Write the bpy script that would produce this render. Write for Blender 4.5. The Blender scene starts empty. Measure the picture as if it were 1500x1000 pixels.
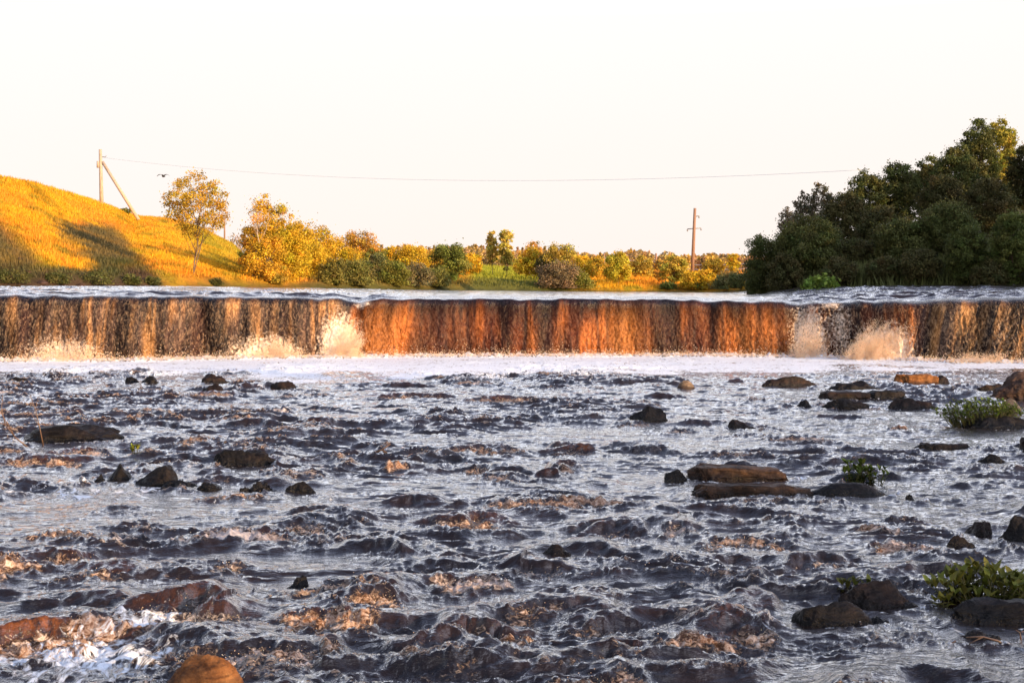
import bpy, math, random
import numpy as np
PI = math.pi
rng = np.random.default_rng(7)
random.seed(7)
sc = bpy.context.scene
col = sc.collection
F, HZ, CH = 2083.0, 422.0, 2.333          # focal length in photo pixels, horizon row, camera height


def at(px, py, Y):
    return np.array([(px - 750) * Y / F, Y, CH - (py - HZ) * Y / F])


# ------------------------------------------------------------------ noise
_p = np.random.default_rng(3).permutation(256)
_p = np.concatenate([_p, _p]).astype(np.int64)
_a = np.random.default_rng(4).random(256) * 2 * PI
_gx, _gy = np.cos(_a), np.sin(_a)
_g3 = np.random.default_rng(5).normal(size=(256, 3)); _g3 /= np.linalg.norm(_g3, axis=1)[:, None]


def pn(x, y, s=0):
    x = np.asarray(x, float) + s * 17.31; y = np.asarray(y, float) + s * 9.73
    xi = np.floor(x).astype(np.int64); yi = np.floor(y).astype(np.int64)
    xf = x - xi; yf = y - yi
    u = xf * xf * xf * (xf * (xf * 6 - 15) + 10); v = yf * yf * yf * (yf * (yf * 6 - 15) + 10)
    xi &= 255; yi &= 255
    def g(ix, iy, dx, dy):
        h = _p[_p[(ix) & 255] + ((iy) & 255)]
        return _gx[h] * dx + _gy[h] * dy
    a = g(xi, yi, xf, yf); b = g(xi + 1, yi, xf - 1, yf)
    c = g(xi, yi + 1, xf, yf - 1); d = g(xi + 1, yi + 1, xf - 1, yf - 1)
    return ((a + (b - a) * u) * (1 - v) + (c + (d - c) * u) * v) * 1.5


def pn3(P, s=0):
    P = P + np.array([s * 7.3, s * 3.1, s * 5.7]) + 100
    I = np.floor(P).astype(np.int64); f = P - I
    w = f * f * f * (f * (f * 6 - 15) + 10)
    I &= 255
    r = 0
    for dx in (0, 1):
        for dy in (0, 1):
            for dz in (0, 1):
                h = _p[_p[_p[(I[:, 0] + dx) & 255] + ((I[:, 1] + dy) & 255)] + ((I[:, 2] + dz) & 255)]
                gg = (_g3[h] * (f - np.array([dx, dy, dz]))).sum(1)
                r = r + gg * (w[:, 0] if dx else 1 - w[:, 0]) * (w[:, 1] if dy else 1 - w[:, 1]) * (w[:, 2] if dz else 1 - w[:, 2])
    return r * 1.5


def fbm(x, y, o=4, s=0, g=.5):
    r = 0; a = 1; t = 0
    for i in range(o):
        r = r + a * pn(x * 2 ** i, y * 2 ** i, s + i * 3); t += a; a *= g
    return r / t


def ridge(x, y, s=0):
    return 1 - np.abs(pn(x, y, s)) * 2


def sst(a, b, x):
    t = np.clip((x - a) / (b - a), 0, 1)
    return t * t * (3 - 2 * t)


# ------------------------------------------------------------------ mesh helpers
def tagp(o, label=None, cat=None, group=None, kind=None):
    if label: o['label'] = label
    if cat: o['category'] = cat
    if group: o['group'] = group
    if kind: o['kind'] = kind
    return o


def mesh_obj(name, V, Fc, mat, parent=None, smooth=True, attrs=None):
    """V (n,3); Fc (m,k) int array, k = 3 or 4"""
    V = np.asarray(V, np.float32); Fc = np.asarray(Fc, np.int32)
    me = bpy.data.meshes.new(name)
    me.vertices.add(len(V)); me.vertices.foreach_set('co', V.ravel())
    m, k = Fc.shape
    me.loops.add(m * k); me.loops.foreach_set('vertex_index', Fc.ravel())
    me.polygons.add(m); me.polygons.foreach_set('loop_start', np.arange(0, m * k, k, dtype=np.int32))
    if smooth: me.polygons.foreach_set('use_smooth', np.ones(m, bool))
    me.update(calc_edges=True)
    for an, val in (attrs or {}).items():
        val = np.asarray(val, np.float32)
        if val.ndim == 2:
            a = me.attributes.new(an, 'FLOAT_COLOR', 'POINT')
            a.data.foreach_set('color', np.concatenate([val, np.ones((len(val), 1), np.float32)], 1).ravel())
        else:
            a = me.attributes.new(an, 'FLOAT', 'POINT'); a.data.foreach_set('value', val)
    me.materials.append(mat)
    o = bpy.data.objects.new(name, me); col.objects.link(o)
    if parent: o.parent = parent
    return o


def grid_faces(nr, nc):
    i = np.arange(nr * nc).reshape(nr, nc)
    return np.stack([i[:-1, :-1], i[:-1, 1:], i[1:, 1:], i[1:, :-1]], -1).reshape(-1, 4)


def empty(name, loc, label, cat, group=None):
    o = bpy.data.objects.new(name, None); o.empty_display_size = .2
    o.location = loc; col.objects.link(o)
    return tagp(o, label, cat, group)


def tube(pts, rad, n=6):
    pts = np.asarray(pts, float); rad = np.broadcast_to(rad, len(pts))
    V = []
    for i, p in enumerate(pts):
        d = pts[min(i + 1, len(pts) - 1)] - pts[max(i - 1, 0)]
        d = d / (np.linalg.norm(d) + 1e-9)
        a = np.cross(d, [0, 1, 0]) if abs(d[1]) < .9 else np.cross(d, [1, 0, 0])
        a /= np.linalg.norm(a); b = np.cross(d, a)
        t = np.arange(n) * 2 * PI / n
        V.append(p + rad[i] * (np.cos(t)[:, None] * a + np.sin(t)[:, None] * b))
    V = np.concatenate(V); Fs = []
    for i in range(len(pts) - 1):
        for j in range(n):
            Fs.append((i * n + j, i * n + (j + 1) % n, (i + 1) * n + (j + 1) % n, (i + 1) * n + j))
    c0 = len(V); V = np.concatenate([V, pts[:1], pts[-1:]])
    for j in range(n):                                   # end caps as degenerate-free quads
        if j % 2 == 0:
            Fs.append((c0, (j + 2) % n, (j + 1) % n, j)); e = (len(pts) - 1) * n
            Fs.append((c0 + 1, e + j, e + (j + 1) % n, e + (j + 2) % n))
    return V, np.array(Fs)


def join(parts):
    V = []; Fs = []; n = 0
    for v, f in parts:
        V.append(v); Fs.append(np.asarray(f) + n); n += len(v)
    return np.concatenate(V), np.concatenate(Fs)


# ------------------------------------------------------------------ materials
def mat(name):
    m = bpy.data.materials.new(name); m.use_nodes = True
    nt = m.node_tree; b = nt.nodes['Principled BSDF']
    return m, nt, b


def N(nt, t, **k):
    n = nt.nodes.new(t)
    for a, v in k.items(): setattr(n, a, v)
    return n


def noise(nt, vec, scale, detail=4, rough=.6, dist=0):
    n = N(nt, 'ShaderNodeTexNoise'); n.inputs['Scale'].default_value = scale
    n.inputs['Detail'].default_value = detail; n.inputs['Roughness'].default_value = rough
    n.inputs['Distortion'].default_value = dist
    nt.links.new(vec, n.inputs['Vector']); return n.outputs['Fac']


def ramp(nt, fac, stops):
    r = N(nt, 'ShaderNodeValToRGB'); nt.links.new(fac, r.inputs[0])
    e = r.color_ramp.elements
    while len(e) < len(stops): e.new(.5)
    for i, (p, c) in enumerate(stops):
        e[i].position = p; e[i].color = (*c, 1) if len(c) == 3 else c
    return r.outputs[0]


def mixc(nt, fac, a, b, mode='MIX'):
    m = N(nt, 'ShaderNodeMix', data_type='RGBA', blend_type=mode)
    for s, v in ((m.inputs[0], fac), (m.inputs[6], a), (m.inputs[7], b)):
        if isinstance(v, (int, float)): s.default_value = v
        elif isinstance(v, tuple): s.default_value = (*v, 1)
        else: nt.links.new(v, s)
    return m.outputs[2]


def math_(nt, op, a, b=None, c=None, clamp=False):
    m = N(nt, 'ShaderNodeMath', operation=op, use_clamp=clamp)
    for i, v in enumerate((a, b, c)):
        if v is None: continue
        if isinstance(v, (int, float)): m.inputs[i].default_value = v
        else: nt.links.new(v, m.inputs[i])
    return m.outputs[0]


def mapr(nt, v, a, b, c=0., d=1.):
    m = N(nt, 'ShaderNodeMapRange'); nt.links.new(v, m.inputs[0])
    for i, x in enumerate((a, b, c, d)): m.inputs[i + 1].default_value = x
    return m.outputs[0]


def coords(nt, scale=(1, 1, 1), obj=False):
    if obj: o = N(nt, 'ShaderNodeTexCoord').outputs['Object']
    else: o = N(nt, 'ShaderNodeNewGeometry').outputs['Position']
    m = N(nt, 'ShaderNodeMapping'); nt.links.new(o, m.inputs[0]); m.inputs['Scale'].default_value = scale
    return m.outputs[0]


def attr(nt, name):
    a = N(nt, 'ShaderNodeAttribute'); a.attribute_name = name; return a


def bump(nt, b, h, strength, dist):
    n = N(nt, 'ShaderNodeBump'); n.inputs['Strength'].default_value = strength; n.inputs['Distance'].default_value = dist
    nt.links.new(h, n.inputs['Height']); nt.links.new(n.outputs[0], b.inputs['Normal']); return n


# water: dark tannin body, sky reflection, froth and foam driven by attributes
def water_mat():
    m, nt, b = mat('river_water')
    L = nt.links.new
    c = coords(nt); cf = coords(nt, (.5, 1.2, 1.0))
    n_big = noise(nt, c, 2.0, 3)
    n1 = noise(nt, cf, 9, 5, .62, .6); n2 = noise(nt, cf, 38, 3, .6, .4)
    fr = attr(nt, 'froth').outputs['Fac']; fo = attr(nt, 'foam').outputs['Fac']; am = attr(nt, 'amber').outputs['Fac']
    # froth mask: attribute broken by fine noise
    nf = noise(nt, coords(nt, (.8, 1, 1)), 19, 6, .72, 1.0)
    frm = mapr(nt, math_(nt, 'ADD', fr, math_(nt, 'MULTIPLY', math_(nt, 'SUBTRACT', nf, .5), 1.6)), .56, .78)
    # lace of white foam
    ns = coords(nt, (1.0, .55, 1.0))
    nl = noise(nt, ns, 6, 6, .68, 1.6)
    fom = mapr(nt, math_(nt, 'ADD', fo, math_(nt, 'MULTIPLY', math_(nt, 'SUBTRACT', nl, .5), 2.1)), .63, .84)
    am = math_(nt, 'MULTIPLY', am, mapr(nt, noise(nt, coords(nt, (1, 1, .5)), 14, 5, .7, .8), .38, .62))
    body = mixc(nt, am, (.010, .007, .006), (.20, .062, .010))
    body = mixc(nt, mapr(nt, n_big, .35, .7), body, mixc(nt, .35, body, (.035, .018, .012)))
    frc = ramp(nt, nf, [(.30, (.05, .022, .012)), (.44, (.22, .10, .045)), (.58, (.48, .34, .25)), (.74, (.86, .78, .70))])
    frc = mixc(nt, attr(nt, 'pale').outputs['Fac'], frc, (.84, .84, .86))
    c1 = mixc(nt, frm, body, frc)
    foc = ramp(nt, noise(nt, ns, 20, 4), [(.3, (.68, .74, .84)), (.6, (.88, .94, 1.0))])
    c2 = mixc(nt, fom, c1, foc)
    L(c2, b.inputs['Base Color'])
    anyf = math_(nt, 'MAXIMUM', frm, fom)
    L(mapr(nt, anyf, 0, 1, .05, .55), b.inputs['Roughness'])
    L(mapr(nt, anyf, 0, 1, .5, .25), b.inputs['Specular IOR Level'])
    b.inputs['IOR'].default_value = 1.36
    L(mapr(nt, anyf, 0, .6, 1.0, 0), b.inputs['Coat Weight']); b.inputs['Coat Roughness'].default_value = .04; b.inputs['Coat IOR'].default_value = 1.33
    h = math_(nt, 'ADD', math_(nt, 'MULTIPLY', n1, 1.0), math_(nt, 'MULTIPLY', n2, .10))
    h = math_(nt, 'ADD', h, math_(nt, 'MULTIPLY', math_(nt, 'MULTIPLY', nf, anyf), .7))
    bp = bump(nt, b, h, 1.0, .028); L(bp.outputs[0], b.inputs['Coat Normal'])
    return m


def fall_mat():
    m, nt, b = mat('falling_water')
    L = nt.links.new
    cs = coords(nt, (1, .6, .40)); c = coords(nt)
    a = attr(nt, 'Col')
    n1 = noise(nt, cs, 13, 5, .64, 1.3); n2 = noise(nt, coords(nt, (1, .6, .75)), 22, 5, .75, .9)
    st = attr(nt, 'strand').outputs['Fac']
    k = mapr(nt, n1, .50, .70)
    base = mixc(nt, mapr(nt, n1, .34, .54, .95, 0), a.outputs['Color'], mixc(nt, 1.0, a.outputs['Color'], (.30, .20, .16), 'MULTIPLY'))
    cc = mixc(nt, math_(nt, 'MULTIPLY', k, st), base, mixc(nt, .55, (.58, .38, .21), mixc(nt, 1.0, a.outputs['Color'], (2.6, 2.4, 2.2), 'MULTIPLY')))
    sp = mapr(nt, n2, .67, .76)
    cc = mixc(nt, math_(nt, 'MULTIPLY', sp, math_(nt, 'MULTIPLY', st, .8)), cc, (.88, .74, .58))
    wf = attr(nt, 'white').outputs['Fac']
    wm = mapr(nt, math_(nt, 'ADD', wf, math_(nt, 'MULTIPLY', math_(nt, 'SUBTRACT', noise(nt, c, 11, 6, .7, .6), .5), 1.5)), .42, .80)
    cc = mixc(nt, wm, cc, ramp(nt, noise(nt, c, 14, 5, .7), [(.3, (.62, .42, .27)), (.55, (.84, .68, .52)), (.75, (.90, .86, .80))]))
    L(cc, b.inputs['Base Color'])
    L(mapr(nt, math_(nt, 'MAXIMUM', wm, math_(nt, 'MULTIPLY', k, .7)), 0, 1, .22, .6), b.inputs['Roughness'])
    lip = attr(nt, 'lip').outputs['Fac']
    L(math_(nt, 'ADD', mapr(nt, wm, 0, 1, .12, .15), math_(nt, 'MULTIPLY', lip, .40)), b.inputs['Specular IOR Level'])
    bump(nt, b, math_(nt, 'ADD', n1, math_(nt, 'MULTIPLY', n2, .4)), .7, .04)
    return m


def rock_mat(name, c1, c2, c3, wet=.25):
    m, nt, b = mat(name)
    L = nt.links.new
    c = coords(nt, obj=True); cl = coords(nt, (1, 1, 4), obj=True)
    n1 = noise(nt, c, 5, 8, .68, .3); n2 = noise(nt, c, 38, 5, .7); n3 = noise(nt, cl, 8, 5, .6, .4)
    cc = ramp(nt, n1, [(.30, c1), (.50, c2), (.70, c3)])
    cc = mixc(nt, mapr(nt, n3, .45, .65), cc, mixc(nt, 1.0, cc, (.45, .42, .40), 'MULTIPLY'))
    cc = mixc(nt, mapr(nt, n2, .62, .75), cc, mixc(nt, 1.0, cc, (1.9, 1.7, 1.5), 'MULTIPLY'))
    z = N(nt, 'ShaderNodeSeparateXYZ'); L(N(nt, 'ShaderNodeNewGeometry').outputs['Position'], z.inputs[0])
    wl = mapr(nt, math_(nt, 'ADD', z.outputs[2], math_(nt, 'MULTIPLY', n1, .08)), .07, .14)   # wet near the waterline
    cc = mixc(nt, wl, mixc(nt, 1.0, cc, (.25, .22, .22), 'MULTIPLY'), cc)
    L(mixc(nt, 1.0, cc, (.72, .70, .68), 'MULTIPLY'), b.inputs['Base Color'])
    b.inputs['Specular IOR Level'].default_value = .25
    r = mapr(nt, n2, .3, .7, wet + .22, wet + .5)
    L(math_(nt, 'MULTIPLY', r, mapr(nt, wl, 0, 1, .5, 1)), b.inputs['Roughness'])
    bump(nt, b, math_(nt, 'ADD', n1, math_(nt, 'ADD', math_(nt, 'MULTIPLY', n2, .25), math_(nt, 'MULTIPLY', n3, .5))), .8, .06)
    return m


def leaf_mat(name, tr=.3):
    m, nt, b = mat(name)
    L = nt.links.new
    a = attr(nt, 'Col').outputs['Color']
    n = noise(nt, coords(nt), 1.3, 2)
    cc = mixc(nt, mapr(nt, n, .35, .65), mixc(nt, 1.0, a, (.78, .84, .8), 'MULTIPLY'), a)
    L(cc, b.inputs['Base Color']); b.inputs['Roughness'].default_value = .6; b.inputs['Specular IOR Level'].default_value = .2
    t = N(nt, 'ShaderNodeBsdfTranslucent'); L(cc, t.inputs[0])
    mx = N(nt, 'ShaderNodeMixShader'); mx.inputs[0].default_value = tr
    L(b.outputs[0], mx.inputs[1]); L(t.outputs[0], mx.inputs[2])
    L(mx.outputs[0], nt.nodes['Material Output'].inputs[0])
    return m


def plain(name, c1, c2, sc_=6, rough=.8, stretch=(1, 1, 1)):
    m, nt, b = mat(name)
    n = noise(nt, coords(nt, stretch, obj=True), sc_, 6, .65)
    nt.links.new(ramp(nt, n, [(.35, c1), (.65, c2)]), b.inputs['Base Color'])
    b.inputs['Roughness'].default_value = rough
    bump(nt, b, n, .5, .02)
    return m


def ground_mat():
    m, nt, b = mat('grassy_ground')
    a = attr(nt, 'Col').outputs['Color']
    n1 = noise(nt, coords(nt, (1, .6, 1.2)), 1.4, 7, .72, .5); n2 = noise(nt, coords(nt), 6, 5, .75)
    k = math_(nt, 'ADD', math_(nt, 'MULTIPLY', n1, .6), math_(nt, 'MULTIPLY', n2, .4))
    f = ramp(nt, k, [(.36, (.60, .60, .55)), (.5, (.95, .95, .95)), (.64, (1.25, 1.18, 1.1))])
    nt.links.new(mixc(nt, 1.0, a, f, 'MULTIPLY'), b.inputs['Base Color'])
    b.inputs['Roughness'].default_value = .95; b.inputs['Specular IOR Level'].default_value = .1
    bump(nt, b, k, .9, .5)
    return m


M_water, M_fall, M_ground = water_mat(), fall_mat(), ground_mat()
M_leaf = leaf_mat('tree_leaves'); M_grass = leaf_mat('grass_blades', .25); M_pleaf = leaf_mat('plant_leaves', .2)
M_bark = plain('bark', (.10, .06, .035), (.22, .15, .09), 9, .9, (1, 1, .3))
M_birch = plain('pale_bark', (.30, .22, .15), (.55, .45, .35), 9, .85, (1, 1, 2.5))
M_wood = plain('weathered_pole_wood', (.34, .25, .17), (.55, .44, .33), 7, .85, (3, 3, .4))
M_drift = plain('wet_driftwood', (.05, .03, .02), (.20, .11, .06), 8, .4, (.5, 3, 3))
M_metal = plain('grey_metal', (.18, .18, .19), (.3, .3, .32), 8, .5)
M_wire = plain('cable', (.5, .54, .6), (.56, .6, .66), 8, .5)
M_bird = plain('dark_feathers', (.012, .011, .011), (.03, .028, .026), 20, .6)
M_stem = plain('plant_stem', (.05, .06, .015), (.12, .10, .03), 20, .6)
M_bed = plain('riverbed_silt', (.03, .02, .014), (.08, .05, .03), 1, .8)
R_dark = rock_mat('wet_black_rock', (.004, .003, .003), (.010, .007, .006), (.030, .019, .014), .16)
R_brown = rock_mat('wet_brown_rock', (.008, .005, .004), (.026, .014, .009), (.075, .038, .022), .2)
R_slab = rock_mat('wet_layered_brown_rock', (.02, .012, .007), (.075, .038, .018), (.20, .105, .05), .2)
R_orange = rock_mat('sunlight_painted_rock', (.10, .035, .012), (.34, .14, .045), (.48, .24, .09), .5)  # low orange sunlight painted into the rock colour
R_tan = rock_mat('dry_tan_stone', (.20, .13, .08), (.42, .30, .19), (.58, .46, .33), .6)
R_grey = rock_mat('grey_brown_boulder', (.03, .02, .016), (.09, .052, .04), (.17, .11, .08), .35)

# ------------------------------------------------------------------ terrain
U = lambda px: (np.asarray(px, float) - 750) / F
# px: shore distance, shore height, crest distance, crest row in the photo
TT = np.array([
    (-1500, 56, 2.3, 95, 150), (-500, 58, 2.35, 92, 190), (-150, 60, 2.4, 92, 228), (0, 62, 2.42, 95, 259), (60, 63, 2.42, 105, 271),
    (130, 66, 2.42, 125, 291), (200, 70, 2.42, 148, 316), (250, 73, 2.41, 150, 321), (290, 76, 2.40, 150, 332),
    (340, 80, 2.39, 150, 357), (372, 82, 2.38, 150, 388), (395, 84, 2.38, 158, 402), (440, 88, 2.36, 160, 398),
    (560, 100, 2.27, 165, 388), (640, 108, 2.2, 168, 387), (700, 115, 2.15, 168, 389), (760, 120, 2.1, 165, 393),
    (830, 122, 2.06, 160, 397), (880, 124, 2.03, 165, 398), (940, 125, 2.0, 165, 397), (985, 125, 1.99, 165, 398),
    (1010, 125, 1.98, 168, 399), (1060, 125, 1.97, 168, 399), (1090, 105, 2.1, 150, 402), (1130, 75, 2.25, 110, 404),
    (1170, 66, 2.36, 92, 396), (1220, 64, 2.38, 94, 370), (1300, 62, 2.42, 95, 335), (1400, 61, 2.44, 96, 310), (1500, 60, 2.45, 97, 290), (1700, 58, 2.4, 97, 285), (3000, 56, 2.3, 95, 330)])


def terr(u, Y):
    px = u * F + 750
    Ys, zs, Yc, pc = (np.interp(px, TT[:, 0], TT[:, i]) for i in (1, 2, 3, 4))
    zc = CH - (pc - HZ) * Yc / F
    t = (Y - Ys) / (Yc - Ys)
    bank = .35 * sst(0, 2.0, Y - Ys)
    up = zs + bank + (zc - zs - bank) * np.clip(t, 0, 1) ** .9
    X = u * Y
    up = up + np.clip(t, 0, 1) * (1 - sst(.86, 1, t)) * (.55 * fbm(X * .12, Y * .12, 3, 5) + .16 * fbm(X * .7, Y * .5, 3, 8))
    up = np.where(t > 1, zc + .05 * fbm(X * .5, Y * .5, 2, 4), up)
    return np.where(Y < Ys, zs - .12 - np.clip(Ys - Y, 0, 10) * .12, up)


pxs = np.concatenate([np.arange(-1500, -60, 20), np.arange(-60, 1560, 2.5), np.arange(1560, 3000, 20)])
uu = U(pxs)
tv = np.concatenate([np.linspace(-.14, 1.0, 190), 1 + np.geomspace(.03, 40, 40)])
Ysv, Ycv = np.interp(pxs, TT[:, 0], TT[:, 1]), np.interp(pxs, TT[:, 0], TT[:, 3])
TY = Ysv[None, :] + tv[:, None] * (Ycv - Ysv)[None, :]
TU = np.broadcast_to(uu, TY.shape)
TZ = terr(TU, TY)
G_gold = np.array([.80, .42, .020]); G_or = np.array([.84, .34, .025]); G_green = np.array([.30, .34, .03])
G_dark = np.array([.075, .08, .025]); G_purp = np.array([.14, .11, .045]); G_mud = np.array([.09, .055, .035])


def ground_col(u, Y):
    px = u * F + 750
    Ys, Yc = np.interp(px, TT[:, 0], TT[:, 1]), np.interp(px, TT[:, 0], TT[:, 3])
    t = np.clip((Y - Ys) / (Yc - Ys), -.2, 2); X = u * Y
    def mx(a, b, k): return a + (b - a) * k[..., None]
    w = fbm(X * .16, Y * .10, 4, 11); w2 = fbm(X * .6, Y * .35, 3, 14)
    sk = fbm((px - (HZ - (terr(u, Y) - CH) * F / Y) * .9) / 26., Y * .02, 3, 17)
    c = mx(np.broadcast_to(G_gold, u.shape + (3,)), G_or, sst(-.15, .3, w + .6 * sk))
    c = c * (1 - .38 * sst(.0, .35, w2 - .8 * sk))[..., None]
    gr = sst(215, 300, px) * (1 - sst(380, 400, px)) * sst(.1, .5, t + .5 * w) * .6
    gr = np.maximum(gr, sst(675, 700, px) * (1 - sst(800, 850, px)) * .9)
    gr = np.maximum(gr, sst(0.05, .4, w2) * .45)
    c = mx(c, G_green, gr)
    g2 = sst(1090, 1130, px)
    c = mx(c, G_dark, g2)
    # shadow painted into the near hillside colour, mixed with dead growth and green undergrowth
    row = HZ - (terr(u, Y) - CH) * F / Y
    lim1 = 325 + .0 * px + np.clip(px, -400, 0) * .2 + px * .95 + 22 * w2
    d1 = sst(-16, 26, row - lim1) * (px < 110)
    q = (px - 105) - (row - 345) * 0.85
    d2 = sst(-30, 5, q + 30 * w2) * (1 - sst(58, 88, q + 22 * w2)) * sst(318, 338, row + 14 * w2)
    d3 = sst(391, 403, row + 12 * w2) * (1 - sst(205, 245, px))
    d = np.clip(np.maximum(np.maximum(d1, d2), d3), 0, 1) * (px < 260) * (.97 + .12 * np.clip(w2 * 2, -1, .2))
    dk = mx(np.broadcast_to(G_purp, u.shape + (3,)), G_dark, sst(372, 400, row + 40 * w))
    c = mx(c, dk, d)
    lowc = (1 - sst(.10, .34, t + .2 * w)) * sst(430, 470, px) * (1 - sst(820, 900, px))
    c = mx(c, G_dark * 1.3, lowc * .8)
    c = mx(c, G_mud, (1 - sst(.015, .06, t + .05 * w2)) * (1 - sst(210, 275, px + 30 * w2)) * .9)
    c = mx(c, G_dark, sst(225, 300, px) * (1 - sst(.0, .035, t + .02 * w2)) * .9)
    return c


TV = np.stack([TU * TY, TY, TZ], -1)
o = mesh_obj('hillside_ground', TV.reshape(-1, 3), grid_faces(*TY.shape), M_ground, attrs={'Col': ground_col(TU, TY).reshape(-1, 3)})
tagp(o, 'golden grassy hillside and river banks', 'hillside', kind='structure')
# riverbed and low side banks, one sheet to the horizon
gx = np.concatenate([-np.geomspace(4000, 30, 24), np.linspace(-26, 26, 27), np.geomspace(30, 4000, 24)])
gy = np.concatenate([np.linspace(-60, 52, 57), np.geomspace(56, 5000, 20)])
GX, GY = np.meshgrid(gx, gy)
lim = np.maximum(GY, 0) * .30 + 12
GZ = -.7 + np.clip((np.abs(GX) - lim) * .16, 0, 2.6) + .12 * fbm(GX * .3, GY * .3, 2, 2) - sst(50, 56, GY) * 1.4
tagp(mesh_obj('riverbed', np.stack([GX, GY, GZ], -1).reshape(-1, 3), grid_faces(*GX.shape), M_bed), 'dark silty riverbed', 'riverbed', kind='structure')

# grass blades on the slopes (nobody could count them)
def grass_blades(n, pr, tr, hh, wd, name, label, tint=1.0):
    px = rng.uniform(*pr, n); t = rng.uniform(0, 1, n) ** 1.0 * (tr[1] - tr[0]) + tr[0]
    Ys, Yc = np.interp(px, TT[:, 0], TT[:, 1]), np.interp(px, TT[:, 0], TT[:, 3])
    Y = Ys + t * (Yc - Ys); u = U(px); X = u * Y; z = terr(u, Y) - .03
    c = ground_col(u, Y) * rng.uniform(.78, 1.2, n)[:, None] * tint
    h = rng.uniform(.5, 1.3, n) * hh * (1 + .5 * fbm(X * .5, Y * .3, 2, 31)); w = wd * rng.uniform(.6, 1.3, n); a = rng.uniform(0, PI, n)
    ln = rng.normal(0, .25, (n, 2)) * h[:, None]
    P = np.stack([X, Y, z], 1); dx = np.stack([np.cos(a) * w, np.sin(a) * w, 0 * a], 1)
    top = P + np.concatenate([ln, h[:, None]], 1)
    V = np.stack([P - dx, P + dx, top], 1).reshape(-1, 3)
    o = mesh_obj(name, V, np.arange(3 * n).reshape(-1, 3), M_grass, smooth=False, attrs={'Col': np.repeat(c, 3, 0)})
    tagp(o, label, 'grass', kind='stuff')


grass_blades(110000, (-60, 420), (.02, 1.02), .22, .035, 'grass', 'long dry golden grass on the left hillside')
grass_blades(50000, (400, 1120), (.02, 1.03), .28, .05, 'grass', 'golden grass on the far river banks')
grass_blades(9000, (1120, 1560), (.0, .3), .5, .05, 'grass', 'dark green grass fringing the right bank', 1.6)

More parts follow.
